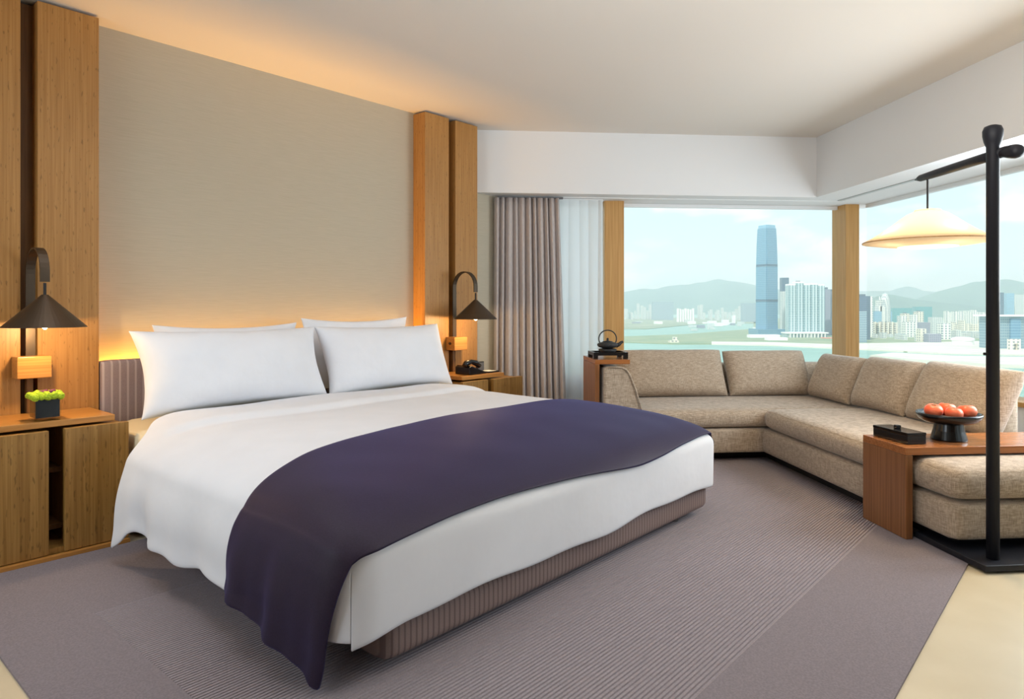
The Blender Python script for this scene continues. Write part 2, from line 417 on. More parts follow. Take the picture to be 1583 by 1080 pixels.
structure('wall_lintel_far', wframe(WX0, XW+.2, YW, YW+.2, WT, CZ+.15), M['white'], 'white wall strip above the far window, behind the soffit', 'wall')
structure('wall_lintel_side', wframe(XW, XW+.2, YB, YW-.001, WT, CZ+.15), M['white'], 'white wall strip above the side window, behind the soffit', 'wall')
# dropped soffits in front of the windows
def soffit_far():
    bm = bmesh.new()
    a = WW(3.015, 5.42); b = WW(3.015, YW)
    # left end follows the headboard wall
    def wallx(yw):
        # x_w where headboard wall crosses y_w
        n = BW(0, 1); ex = WW(1, 0); ey = WW(0, 1)
        return (HV - n.dot(ey)*yw)/n.dot(ex)
    l0 = WW(wallx(5.42)+.0, 5.42); l1 = WW(wallx(YW), YW)
    return prism([(l0.x, l0.y), (a.x, a.y), (b.x, b.y), (l1.x, l1.y)], WT, CZ)
structure('trim_1', soffit_far(), M['white'], 'white dropped soffit running above the far window and curtain', 'soffit')
structure('trim_2', wframe(3.015, XW, YB, YW, WT, CZ), M['white'], 'white dropped soffit running above the side window', 'soffit')
tr = thing('trim_3', 'slim grey curtain track under the far soffit', 'curtain track', (0, 0, 0), TW, kind='structure')
obj('rail', B(.40, 3.36, 5.585, 5.605, WT-.006, WT), M['sill'], tr)
tr = thing('trim_4', 'slim grey curtain track under the side soffit', 'curtain track', (0, 0, 0), TW, kind='structure')
obj('rail', B(3.28, 3.315, YB+.02, 5.56, WT-.006, WT), M['track'], tr)

def window(name, label, parts, panes):
    w = thing(name, label, 'window', (0, 0, 0), TW, kind='structure')
    for nm, bx_, m in parts: obj(nm, B(*bx_), m, w)
    for p in panes: obj('pane', B(*p), M['glass'], w)
    return w
window('window_1', 'far picture window with wooden mullion, looking over the harbour', [
    ('mullion', (1.294, 1.465, YW-.06, YW+.12, SILL+.03, WT), M['post_wood']),
    ('corner_post', (3.475, 3.60, YW-.05, YW+.17, SILL+.03, WT), M['post_wood']),
    ('sill', (WX0, 3.475, YW-.03, YW+.2, SILL, SILL+.03), M['post_wood']),
    ('head_frame', (WX0, 3.475, YW+.08, YW+.12, WT-.03, WT), M['sill']),
    ('end_post', (WX0, WX0+.1, YW, YW+.2, SILL+.03, WT-.03), M['white'])],
    [(1.465, 3.475, YW+.09, YW+.10, SILL+.03, WT-.03), (WX0+.1, 1.294, YW+.09, YW+.10, SILL+.03, WT-.03)])
window('window_2', 'side picture window to the right of the wooden corner post', [
    ('sill', (XW-.03, XW+.2, YB, YW-.05, SILL, SILL+.03), M['post_wood']),
    ('head_frame', (XW+.06, XW+.10, YB, YW-.05, WT-.03, WT), M['sill']),
    ('mullion', (XW-.02, XW+.17, 1.5, 1.64, SILL+.03, WT), M['post_wood']),
    ('end_post', (XW, XW+.2, YB, YB+.2, SILL+.03, WT-.03), M['white'])],
    [(XW+.07, XW+.08, 1.64, YW-.05, SILL+.03, WT-.03), (XW+.07, XW+.08, YB+.2, 1.5, SILL+.03, WT-.03)])

# bamboo pillars either side of the bed
def pillar(name, label, boards, groove):
    p = thing(name, label, 'wall panel', (boards[0][0], 3.68, 0), TB, kind='structure')
    for a, b in boards: obj('bamboo_board', B(a, b, 3.68, HV-.002, 0, CZ-.012), M['bamboo'], p, bevel=.002)
    obj('groove_strip', B(groove[0]-.002, groove[1]+.002, 3.76, HV-.002, 0, CZ-.015), M['wenge'], p)
    return p
pillar('trim_5', 'bamboo wall panel with dark groove left of the bed', [(.45, .837), (.901, 1.153)], (.837, .901))
pillar('trim_6', 'bamboo wall panel with dark groove between the bed and the curtain', [(3.244, 3.479), (3.546, 3.782)], (3.479, 3.546))

# ------------------------------------------------------------------ rug
def rug():
    V0, V1, U0, U1 = .43, 3.268, .515, 6.0
    RV0, RV1, RU0, RU1 = .83, 2.60, .80, 5.2
    def clip(bm):
        for co, no in ((WW(XW-.02, 0), WW(1, 0)), (WW(0, YW-.02), WW(0, 1))):
            ci = Matrix.Rotation(-TB, 4, 'Z') @ co; ni = Matrix.Rotation(-TB, 4, 'Z') @ no
            bmesh.ops.bisect_plane(bm, geom=bm.verts[:]+bm.edges[:]+bm.faces[:], plane_co=ci, plane_no=ni, clear_outer=True)
        return bm
    r = thing('rug', 'large grey mauve wool rug with ribbed middle under the bed', 'rug', (2.2, 1.5, 0), TB)
    bm = bmesh.new()
    for a in ((U0, U1, V0, RV0), (U0, U1, RV1, V1), (U0, RU0, RV0, RV1), (RU1, U1, RV0, RV1)):
        box(bm, a[0], a[1], a[2], a[3], 0.0, .008)
    obj('rug_border', clip(bm), M['rug'], r)
    bm = bmesh.new(); v = RV0; per = .0135; rows = []
    while v < RV1-per:
        for f, z in ((0, .0085), (.55, .0085), (.68, .0045), (.87, .0045)):
            rows.append((v+f*per, z))
        v += per
    rows.append((RV1, .0085))
    us = [RU0, RU1]
    prev = None
    for vv, z in rows:
        cur = [bm.verts.new((u, vv, z)) for u in us]
        if prev: bm.faces.new((prev[0], prev[1], cur[1], cur[0]))
        prev = cur
    obj('ribbed_field', clip(bm), M['rug_rib'], r)
rug()

# ------------------------------------------------------------------ bed
UL0, UR0 = 1.19, 3.23
FV = 1.52
bed = thing('bed', 'king size bed with striped upholstered base and headboard', 'bed', (2.21, 2.6, 0), TB)
obj('bed_base', superbox(UL0, UR0, FV, 3.64, .045, .165, e=.03, n=10), M['base_stripe'], bed, smooth=True)
obj('headboard', superbox(1.158, 3.238, 3.655, 3.755, .02, .79, e=.02, n=10), M['head_stripe'], bed, smooth=True)
for (x, y) in ((1.40, 1.66), (3.02, 1.60), (1.40, 3.4), (3.02, 3.4)):
    obj('glide_foot', lathe([(0, .009), (.022, .009), (.022, .03), (.012, .03), (.012, .05), (0, .05)], (x, y, 0), 16), M['chrome'], bed, smooth=False)

TOP = .548
EL, ER, EF = 1.045, 3.30, 1.485     # side planes of the covers: left, right, foot
def se(d, R, n=2.0):
    if d >= R: return 0.0
    return 1-(max(0, 1-(1-d/R)**n))**(1/n)
def ztop(u, v):
    sl = .150*se(u-EL, .42); sr = .190*se(ER-u, .42); sf = .168*se(v-EF, .95)
    s = (sl**3+sr**3+sf**3)**(1/3)
    z = TOP - s
    z += .008*noise.noise(Vector((u*2.1, v*2.3, 0)))+.004*noise.noise(Vector((u*6.1, v*5.3, 4)))
    return z
def plan(u, v, r=.10):
    """round the two foot corners in plan"""
    if v < EF+r:
        for e, sg in ((EL, 1), (ER, -1)):
            du = (u-e)*sg
            if du < r:
                a, b = r-du, r-(v-EF)
                m_ = max(a, b); L_ = sqrt(a*a+b*b)
                if L_ > 1e-6:
                    k_ = m_/L_
                    return e+sg*(r-a*k_), EF+r-b*k_
    return u, v
def cover(uv_cols, v_rows, hem_side, hem_foot, fold, nh=9, lift=0.0, right_hem=None):
    """cloth over the bed: columns across (u), rows along (v), hanging down left, right and (if hem_foot) at the foot"""
    bm = bmesh.new(); G = {}
    nu = len(uv_cols); nv = len(v_rows)
    def put(key, p): G[key] = bm.verts.new(p)
    for i, u in enumerate(uv_cols):
        for j, v in enumerate(v_rows):
            uu, vv = plan(u, v); put(('t', i, j), (uu, vv, ztop(u, v)+lift))
    if hem_side:
        for side, ie in ((-1, 0), (1, nu-1)):
            for j, v in enumerate(v_rows):
                p0 = G[('t', ie, j)].co.copy()
                for k_ in range(1, nh+1):
                    a = k_/nh; hz = hem_side(v, side); z = p0.z+(hz-p0.z)*a
                    off = fold(v, a, side)
                    put(('s', side, k_, j), (p0.x+side*off, p0.y+(0), z))
    if hem_foot:
        for i, u in enumerate(uv_cols):
            p0 = G[('t', i, 0)].co.copy()
            for k_ in range(1, nh+1):
                a = k_/nh; hz = hem_foot(u); z = p0.z+(hz-p0.z)*a
                put(('f', k_, i), (p0.x, p0.y-.004*sin(u*9)*a, z))
    for i in range(nu-1):
        for j in range(nv-1):
            bm.faces.new((G[('t', i, j)], G[('t', i+1, j)], G[('t', i+1, j+1)], G[('t', i, j+1)]))
    if hem_side:
        for side, ie in ((-1, 0), (1, nu-1)):
            for j in range(nv-1):
                for k_ in range(nh):
                    A = G[('t', ie, j)] if k_ == 0 else G[('s', side, k_, j)]
                    A2 = G[('t', ie, j+1)] if k_ == 0 else G[('s', side, k_, j+1)]
                    bm.faces.new((A, A2, G[('s', side, k_+1, j+1)], G[('s', side, k_+1, j)]))
    if hem_foot:
        for i in range(nu-1):
            for k_ in range(nh):
                A = G[('t', i, 0)] if k_ == 0 else G[('f', k_, i)]
                A2 = G[('t', i+1, 0)] if k_ == 0 else G[('f', k_, i+1)]
                bm.faces.new((A, A2, G[('f', k_+1, i+1)], G[('f', k_+1, i)]))
    return bm
def dense(a, b, n, p=1.7):
    """values from a to b, denser at both ends"""
    out = []
    for i in range(n+1):
        t = -1+2*i/n; t = math.copysign(1-(1-abs(t))**p, t); out.append(a+(b-a)*(t+1)/2)
    return out
def denser(a, b, n, p=1.8): return [a+(b-a)*(i/n)**p for i in range(n+1)]

mb = superbox(UL0-.01, UR0+.01, FV+.07, 3.64, .167, .515, e=.07, n=14)
for v in mb.verts: v.co.z = min(v.co.z, max(.167, ztop(v.co.x, v.co.y)-.035))
obj('mattress', mb, M['sheet'], bed, smooth=True)
def duvet():
    us = dense(EL, ER, 44); vs_ = denser(EF, 2.90, 40, 1.5)+[2.90+.4*i/22 for i in range(1, 23)]
    def hs(v, side): return .150+.012*sin(v*7.0+side)+.008*sin(v*17)+-.075*max(0, (v-3.02)/.28)**1.3
    def hf(u): return .162+.008*sin(u*5.1)+.005*sin(u*13)-.03*max(0, 1-(u-EL)/.2)
    def fold(v, a, side):
        e = min(1, (v-EF)/.35)
        return e*(a*(.030+.013*sin(v*9.5+.6)+.008*sin(v*23)+.022*math.exp(-((v-3.2)/.16)**2)-.018*math.exp(-((v-2.90)/.12)**2))+.012*sin(pi*min(1, a*1.3)))
    bm = cover(us, vs_, hs, hf, fold)
    for v in bm.verts:
        e = max(0, min(1, max((EL+.25-v.co.x), (v.co.x-(ER-.25)))/.25)); end = 3.26-.22*e*e*(3-2*e)
        v.co.y = EF+(v.co.y-EF)*(1-(3.30-end)/(3.30-EF)*max(0, (v.co.y-EF)/(3.30-EF))**2)
    # the foot corner: the foot hem and the side hem close on one another
    bmesh.ops.remove_doubles(bm, verts=bm.verts[:], dist=.0008)
    for v in bm.verts:
        # turned-down band below the pillows
        if v.co.y > 2.80 and v.co.z > .3 and abs(v.co.x-2.2) < 1.0:
            t = min(1, (v.co.y-2.96-.03*sin(v.co.x*2.2))/.03); t = max(0, t); v.co.z += .020*t-.006*math.exp(-((v.co.y-2.94-.03*sin(v.co.x*2.2))/.03)**2)
    return bm
dv = sobj('duvet', duvet(), M['linen'], 'puffy white duvet spread over the bed, hanging down its side', 'duvet', (2.2, 2.3, .4), TB, smooth=True, subsurf=1, solid=.012)

def throw():
    bm = bmesh.new(); G = {}
    us = dense(EL, ER, 46); nj = 16; nh = 16
    def vback(u):
        pts = [(1.0, 2.02), (1.27, 2.10), (1.45, 2.15), (1.8, 2.24), (2.2, 2.28), (2.8, 2.28), (3.1, 2.2), (3.4, 2.1)]
        for (a, b), (c, d_) in zip(pts, pts[1:]):
            if u <= c: return b+(d_-b)*max(0, (u-a)/(c-a))
        return 2.1
    def vfront(u): return EF+.012+.012*sin(u*4+1)
    def lifted(u, v, l=.013):
        e = .004
        n = Vector((-(ztop(u+e, v)-ztop(u-e, v))/(2*e), -(ztop(u, v+e)-ztop(u, v-e))/(2*e), 1)).normalized()
        return Vector((u, v, ztop(u, v)))+n*l
    nu = len(us)
    for i, u in enumerate(us):
        for j in range(nj+1):
            t = j/nj; v = vfront(u)+(vback(u)-vfront(u))*t
            uu, vv = plan(u, v)
            G[('t', i, j)] = bm.verts.new(lifted(min(max(u, EL+.005), ER-.005), v)+Vector((uu-u, vv-v, 0))+Vector(((-.006 if i == 0 else .006 if i == nu-1 else 0), -.010*(1-t)**3, 0)))
    for side, ie in ((-1, 0), (1, nu-1)):
        for j in range(nj+1):
            t = j/nj; p0 = G[('t', ie, j)].co.copy()
            for k_ in range(1, nh+1):
                a = k_/nh
                hz = (.022+.15*t**.8) if side < 0 else .10
                z = p0.z+(hz-p0.z)*a
                vv = p0.y+(1-t)*.085*a+t*.04*a
                off = .008*min(1, a*6)+a*(.024+.02*t)+.016*sin(pi*min(1, a*1.2))+a*(.014*sin(t*15.5+1.2)+.008*sin(t*31))
                G[('s', side, k_, j)] = bm.verts.new((p0.x+side*off, vv, z))
    for i in range(nu-1):
        for j in range(nj): bm.faces.new((G[('t', i, j)], G[('t', i+1, j)], G[('t', i+1, j+1)], G[('t', i, j+1)]))
    for side, ie in ((-1, 0), (1, nu-1)):
        for j in range(nj):
            for k_ in range(nh):
                A = G[('t', ie, j)] if k_ == 0 else G[('s', side, k_, j)]
                A2 = G[('t', ie, j+1)] if k_ == 0 else G[('s', side, k_, j+1)]
                bm.faces.new((A, A2, G[('s', side, k_+1, j+1)], G[('s', side, k_+1, j)]))
    return bm
sobj('bed_throw', throw(), M['throw'], 'dark aubergine wool throw laid across the foot of the bed', 'throw', (2.2, 1.9, .4), TB, smooth=True, subsurf=1, solid=.006)

def place_pillow(label, u, v, z, w, h, T, lean, yaw=0.0, roll=0.0, seed=0):
    bm = pillow(w, h, T, seed=seed, wr=.012)
    Mx = Matrix.Translation((u, v, z)) @ Matrix.Rotation(yaw, 4, 'Z') @ Matrix.Rotation(-lean, 4, 'X') @ Matrix.Rotation(roll, 4, 'Y')
    xform(bm, Mx)
    return sobj('pillow', bm, M['linen2'], label, 'pillow', (u, v, z), TB, smooth=True, subsurf=1, group='white pillows on the bed')
place_pillow('large white pillow propped in front at the left side of the bed', 1.70, 3.30, .535, 1.00, .435, .24, .36, 0, .0, 1)
place_pillow('large white pillow propped in front at the right side of the bed', 2.675, 3.30, .535, .97, .435, .24, .36, 0, .0, 2)
place_pillow('white pillow mostly hidden behind the left front pillow', 1.775, 3.592, .535, .82, .43, .10, .05, 0, 0, 3)
place_pillow('white pillow peeking above the right front pillow', 2.615, 3.592, .535, .82, .455, .10, .05, 0, 0, 4)

# warm light strip between headboard and wall
def strip(name, a, b, z, wdt, power, color, up=(0, 0, 1)):
    c = BW((a[0]+b[0])/2, (a[1]+b[1])/2, z)
    L_ = sqrt((a[0]-b[0])**2+(a[1]-b[1])**2)
    ld = bpy.data.lights.new(name, 'AREA'); ld.shape = 'RECTANGLE'; ld.size = L_; ld.size_y = wdt; ld.energy = power; ld.color = color
    o = bpy.data.objects.new(name, ld); COL.objects.link(o); o.location = c; o.rotation_euler = (pi, 0, TB)
    return o
strip('headboard_light', (1.17, 3.783), (3.235, 3.783), .69, .03, 19.0, (1.0, .47, .06))

# ------------------------------------------------------------------ nightstands
def nightstand(label, mirror, umax):
    c = 2.2
    def X(u): return 2*c-u if mirror else u
    def bx(a, b, *r):
        a, b = X(a), X(b); return B(min(a, b), max(a, b), *r)
    n = thing('nightstand', label, 'nightstand', (X(.85), 3.5, 0), TB, group='bamboo nightstands')
    obj('plinth', bx(umax, 1.15, 3.272, 3.30, 0, .022), M['bamboo_top'], n)
    obj('carcass', merge(merge(merge(bx(umax, .83, 3.33, 3.675, .03, .53), bx(.83, .925, 3.60, 3.675, .03, .53)), bx(.925, 1.145, 3.33, 3.675, .03, .53)), bx(.83, .925, 3.31, 3.60, .02, .045)), M['bamboo_door'], n)
    obj('inner_shelf', bx(.83, .925, 3.42, 3.60, .34, .36), M['wenge'], n); obj('inner_shelf', bx(.83, .925, 3.40, 3.60, .10, .12), M['wenge'], n)
    obj('door', bx(umax, .847, 3.295, 3.325, .025, .538), M['bamboo_door'], n, bevel=.002)
    obj('door', bx(.905, 1.152, 3.295, 3.325, .025, .540), M['bamboo_door'], n, bevel=.002)
    obj('tabletop', bx(umax if not mirror else .68, 1.112, 3.345, 3.677, .546, .572), M['bamboo_top'], n, bevel=.002)
    return n
nightstand('bamboo nightstand with two doors left of the bed, under a flower vase', False, .40)
nightstand('bamboo nightstand right of the bed, holding a black telephone', True, .53)

# wall lamps
def wall_lamp(label, u, side):
    L_ = thing('wall_lamp', label, 'lamp', (u, 3.68, .70), TB, group='bronze wall lamps')
    v0, v1 = 3.655, 3.435; zc = 1.20; r = (v0-v1)/2; vm = (v0+v1)/2
    pts = [(u, v0, .80), (u, v0, 1.0), (u, v0, zc)]+[(u, vm+r*cos(a), zc+r*sin(a)) for a in [pi*i/16 for i in range(1, 16)]]+[(u, v1, zc), (u, v1, zc-.04)]
    obj('arm', tube(pts, 0, flat=(.036, .007)), M['bronze'], L_)
    obj('stem', tube([(u, v1, zc-.045), (u, v1, zc-.105)], .006), M['dark'], L_)
    cone = [(.012, 1.105), (.155, .968), (.157, .965), (.152, .966), (.010, 1.096), (.012, 1.105)]
    sh_ = obj('lamp_shade', lathe(cone, (u, v1, 0), 48), M['bronze'], L_, smooth=False)
    obj('bulb', lathe([(0, .955), (.012, .962), (.02, .985), (.018, 1.01), (.008, 1.03), (0, 1.035)], (u, v1, 0), 16), M['bulb'], sh_, smooth=True)
    mb_ = obj('mounting_block', B(u-.065, u+.065, 3.585, 3.678, .735, .832), M['bamboo_top'], L_, bevel=.003)
    obj('cable_bar', B(u-.012, u+.012, 3.66, 3.70, .574, .735), M['wenge'], L_)
    obj('switch', swt(u, side), M['bronze'], mb_)
    ld = bpy.data.lights.new('lamp_light', 'POINT'); ld.energy = 5.0; ld.color = (1, .66, .32); ld.shadow_soft_size = .02
    o = bpy.data.objects.new('lamp_light', ld); COL.objects.link(o); o.location = BW(u, v1, .945)
def swt(u, side):
    bm = lathe([(0, 0), (.010, 0), (.009, .012), (0, .012)], (0, 0, 0), 14)
    return xform(bm, Matrix.Translation((u+.064*side, 3.63, .785)) @ Matrix.Rotation(pi/2*side, 4, 'Y'))
wall_lamp('bronze cone wall lamp over the left nightstand and flower vase', .868, 1)
wall_lamp('bronze cone wall lamp over the telephone, beside the curtain', 3.512, -1)

# flower cube
vz = thing('flower_vase', 'black lined glass cube vase of green flower heads on the left nightstand', 'vase', (.86, 3.405, .572), TB)
obj('glass_cube', merge(B(.812, .908, 3.357, 3.453, .572, .578), merge(merge(B(.812, .815, 3.357, 3.453, .578, .662), B(.905, .908, 3.357, 3.453, .578, .662)), merge(B(.815, .905, 3.357, 3.360, .578, .662), B(.815, .905, 3.450, 3.453, .578, .662)))), M['inglass'], vz)
obj('liner', B(.8165, .9035, 3.3615, 3.4485, .586, .663), M['black'], vz)
bm = bmesh.new()
for i in range(5):
    for j in range(5):
        s_ = bmesh.new(); bmesh.ops.create_icosphere(s_, subdivisions=2, radius=.015+.003*random.random())
        for v in s_.verts: v.co *= 1+.22*noise.noise(v.co*90+Vector((i, j, 0)))
        x = .815+.0225*i; y = 3.36+.0225*j
        xform(s_, Matrix.Translation((x, y, .672+.006*random.random()+.006*(1-((i-2)**2+(j-2)**2)/8)))); merge(bm, s_)
obj('green_flowers', bm, M['moss'], vz, smooth=False)
bm = bmesh.new()
for i in range(5):
    s_ = bmesh.new(); bmesh.ops.create_icosphere(s_, subdivisions=2, radius=.011)
    xform(s_, Matrix.Translation((.842+.012*i, 3.385+.012*(i % 3), .690))); merge(bm, s_)
obj('purple_flowers', bm, M['purple'], vz)

# telephone and small things on the right nightstand
ph = thing('telephone', 'black desk telephone on the right nightstand', 'telephone', (3.43, 3.44, .572), TB)
bm = bmesh.new()
pts = [(3.40, .573), (3.58, .573), (3.58, .583), (3.53, .598), (3.42, .636), (3.40, .625)]
a_ = [bm.verts.new((x, 3.385, z)) for x, z in pts]; b2 = [bm.verts.new((x, 3.53, z)) for x, z in pts]
bm.faces.new(a_); bm.faces.new(b2[::-1])
for i in range(len(pts)): bm.faces.new((a_[i], a_[(i+1) % 6], b2[(i+1) % 6], b2[i]))
pb_ = obj('phone_base', bm, M['black'], ph, bevel=.004)
hs_ = tube([(3.385, 3.42, .634), (3.40, 3.42, .652), (3.45, 3.42, .663), (3.50, 3.42, .650), (3.535, 3.42, .626)], [.020, .022, .016, .021, .018], 14)
obj('handset', hs_, M['black'], ph, smooth=True)
obj('keypad', xform(B(-.02, .02, -.03, .03, 0, .004), Matrix.Translation((3.49, 3.487, .6125)) @ Matrix.Rotation(.33, 4, 'Y')), M['grey'], pb_)
ck = thing('alarm_clock', 'small dark grey upright clock behind the telephone', 'clock', (3.685, 3.56, .572), TB)
obj('case', xform(B(-.035, .035, -.012, .012, 0, .07), Matrix.Translation((3.685, 3.56, .573))), M['black'], ck, bevel=.004)
obj('face', B(3.654, 3.716, 3.546, 3.548, .579, .637), M['grey'], ck)
nt_ = thing('notepad_tray', 'small black tray with white notepaper beside the telephone', 'tray', (3.65, 3.44, .572), TB)
obj('tray', merge(B(3.60, 3.715, 3.39, 3.50, .573, .577), merge(merge(B(3.60, 3.603, 3.39, 3.50, .577, .584), B(3.712, 3.715, 3.39, 3.50, .577, .584)), merge(B(3.603, 3.712, 3.39, 3.393, .577, .584), B(3.603, 3.712, 3.497, 3.50, .577, .584)))), M['black'], nt_)
obj('notepaper', B(3.61, 3.705, 3.40, 3.49, .5775, .583), M['paper'], nt_)

# ------------------------------------------------------------------ curtains
def pleats(x0, x1, y, z0, z1, n, amp, seed, flare=0.0, nx=160):
    """hanging cloth: folds of unequal width that drift a little on the way down"""
    bm = bmesh.new(); R_ = []; rnd = random.Random(seed)
    wd = [.6+rnd.random()*.9 for _ in range(n)]; tot = sum(wd); e = [0]
    for q in wd: e.append(e[-1]+q/tot)
    am = [.55+.6*rnd.random() for _ in range(n+1)]; dr = [(rnd.random()-.5)*.035 for _ in range(n+1)]
    for k_ in range(15):
        t = k_/14; z = z1+(z0-z1)*t; row = []
        for i in range(nx+1):
            s_ = i/nx; m_ = 0
            while m_ < n-1 and s_ > e[m_+1]: m_ += 1
            f = (s_-e[m_])/(e[m_+1]-e[m_])
            x = x0+(x1-x0)*s_+flare*t*s_*s_+t*(dr[m_]*(1-f)+dr[m_+1]*f)*(1 if 0 < s_ < 1 else 0)
            yy = y-amp*(am[m_]*(1-f)+am[m_+1]*f)*(abs(sin(pi*f))**.8-.5)*(.75+.45*t)*2
            row.append(bm.verts.new((x, yy, z)))
        R_.append(row)
    for A, Bq in zip(R_, R_[1:]):
        for i in range(nx): bm.faces.new((A[i], A[i+1], Bq[i+1], Bq[i]))
    return bm
cu = thing('curtain', 'taupe pleated curtain drawn beside the bamboo panel', 'curtain', (.60, 5.55, 0), TW)
obj('drape', pleats(.33, .87, 5.53, .012, WT-.022, 11, .034, 7, .07, 280), M['drape'], cu, smooth=True, solid=.003)
obj('heading', B(.36, .90, 5.535, 5.56, WT-.024, WT-.009), M['grey'], cu)
sh = thing('sheer_curtain', 'pale translucent sheer curtain between the taupe drape and wooden mullion', 'curtain', (1.05, 5.66, 0), TW)
obj('voile', pleats(.74, 1.262, 5.665, .012, WT-.012, 7, .010, 5, 0, 200), M['sheer'], sh, smooth=True)
obj('heading', B(.74, 1.262, 5.655, 5.675, WT-.012, WT-.001), M['sill'], sh)

# ------------------------------------------------------------------ sofa
so = thing('sofa', 'tan woven corner sofa running under both windows', 'sofa', (2.3, 4.6, 0), TW)
obj('plinth', merge(B(1.27, 2.2, 4.56, 5.3, .009, .07), B(2.17, 2.95, 2.78, 5.3, .009, .07)), M['dark'], so)
obj('base_frame', superbox(1.225, 2.16, 4.425, 5.35, .068, .232, e=.02, n=8), M['sofa'], so, smooth=True)
obj('base_frame', superbox(2.083, 2.96, 2.665, 5.36, .066, .230, e=.035, n=10), M['sofa'], so, smooth=True)
obj('seat_cushion', superbox(1.235, 2.88, 4.42, 5.32, .238, .362, e=.05, n=12, bulge=.006), M['sofa'], so, smooth=True)
obj('seat_cushion', superbox(2.075, 2.955, 2.655, 4.425, .236, .372, e=.06, n=14, bulge=.008), M['sofa'], so, smooth=True)
obj('back_frame', superbox(1.25, 3.09, 5.30, 5.45, .07, .60, e=.04, n=8), M['sofa'], so, smooth=True)
obj('back_frame', superbox(2.955, 3.09, 3.45, 5.46, .07, .60, e=.05, n=8), M['sofa'], so, smooth=True)
# sloping arm at the left end: face profile in x-z
def arm():
    prof = [(.992, .07), (1.245, .07), (1.240, .36), (1.205, .50), (1.165, .60), (1.14, .636), (1.11, .65), (1.02, .655), (.997, .645), (.992, .62)]
    bm = bmesh.new(); a = [bm.verts.new((x, 4.42, z)) for x, z in prof]; b = [bm.verts.new((x, 4.90, z)) for x, z in prof]
    bm.faces.new(a); bm.faces.new(b[::-1])
    for i in range(len(prof)): bm.faces.new((a[i], a[(i+1) % len(prof)], b[(i+1) % len(prof)], b[i]))
    return bm
obj('arm', arm(), M['sofa'], so, bevel=.012)
obj('arm_piping', tube([(1.243, 4.418, .37), (1.207, 4.418, .50), (1.167, 4.418, .60), (1.14, 4.418, .638), (1.11, 4.418, .652), (1.02, 4.418, .656)], .006, 8), M['sofa'], so, smooth=True)

def cushion(label, ax, c0, c1, f_bot, f_top, zb, zt, T, seed):
    """loose back cushion; ax 'x' = runs along the far window, 'y' = along the side window"""
    w = c1-c0; h = sqrt((zt-zb)**2+(f_top-f_bot)**2); lean = math.atan2(f_top-f_bot, zt-zb)
    bm = pillow(w, h*1.03, T, n=20, pinch=.018, seed=seed, wr=.006, sq=5)
    Mx = Matrix.Rotation(-lean, 4, 'X')
    c = (c0+c1)/2
    if ax == 'x': Mx = Matrix.Translation((c, f_bot+T*.40, zb)) @ Mx; org = (c, f_bot+T*.5, zb)
    else: Mx = Matrix.Translation((f_bot+T*.40, c, zb)) @ Matrix.Rotation(-pi/2, 4, 'Z') @ Mx; org = (f_bot+T*.5, c, zb)
    xform(bm, Mx)
    return sobj('sofa_cushion', bm, M['sofa'], label, 'cushion', org, TW, smooth=True, subsurf=1, group='tan back cushions on the sofa')
cushion('tan back cushion on the sofa nearest the iron teapot', 'x', 1.25, 2.10, 4.97, 5.13, .372, .705, .19, 1)
cushion('tan back cushion under the far window, second from the teapot', 'x', 2.112, 2.775, 4.97, 5.13, .372, .695, .19, 2)
cushion('tan back cushion in the corner of the sofa, below the wooden corner post', 'y', 4.485, 5.02, 2.66, 2.80, .372, .685, .18, 3)
cushion('tan back cushion between the corner cushion and the one behind the fruit', 'y', 3.94, 4.475, 2.67, 2.82, .378, .700, .18, 4)
cushion('tan back cushion behind the fruit bowl and floor lamp post', 'y', 3.245, 3.93, 2.68, 2.84, .378, .712, .19, 5)

# ------------------------------------------------------------------ side tables
def bridge_table(label, x0, x1, y0, y1, zt, th, zb):
    t = thing('side_table', label, 'table', ((x0+x1)/2, (y0+y1)/2, 0), TW, group='bridge side tables over the sofa')
    obj('tabletop', B(x0, x1, y0, y1, zt-th, zt), M['wood_red2'], t, bevel=.002)
    obj('side_panel', B(x0, x0+th, y0, y1, zb, zt-th-.0005), M['wood_red'], t, bevel=.002)
    obj('side_panel', B(x1-th, x1, y0, y1, zb, zt-th-.0005), M['wood_red'], t, bevel=.002)
    return t
M['wood_red2'] = bamboo('teak_table_top', rgb(168, 108, 62), rgb(142, 86, 46), dots=False, axis='x', rough=.22)
bridge_table('brown wooden bridge table over the sofa end, holding the fruit bowl', 2.022, 3.25, 2.885, 3.205, .42, .034, 0.009)
# the tall one stands over the sofa arm: one leg panel outside, top reaching over the arm
t = thing('side_table', 'tall narrow wooden table over the sofa arm, holding the teapot', 'table', (1.05, 4.65, 0), TW, group='bridge side tables over the sofa')
obj('tabletop', B(.938, 1.175, 4.45, 4.86, .672, .702), M['wood_red2'], t, bevel=.002)
obj('side_panel', B(.938, .968, 4.45, 4.86, .009, .6715), M['wood_red'], t, bevel=.002)

# black box
bo = thing('lidded_box', 'black lacquer box with a small knob on the low wooden table', 'box', (2.11, 3.07, .42), TW)
R_ = Matrix.Translation((2.113, 3.075, .421)) @ Matrix.Rotation(.08, 4, 'Z')
obj('box_body', xform(B(-.048, .048, -.125, .105, 0, .038), R_), M['black'], bo, bevel=.002)
ld_ = obj('lid', xform(B(-.049, .049, -.126, .106, .0385, .052), R_), M['blacklid'], bo, bevel=.002)
obj('knob', xform(B(-.012, .012, -.012, .012, .0522, .068), R_), M['black'], ld_, bevel=.003)

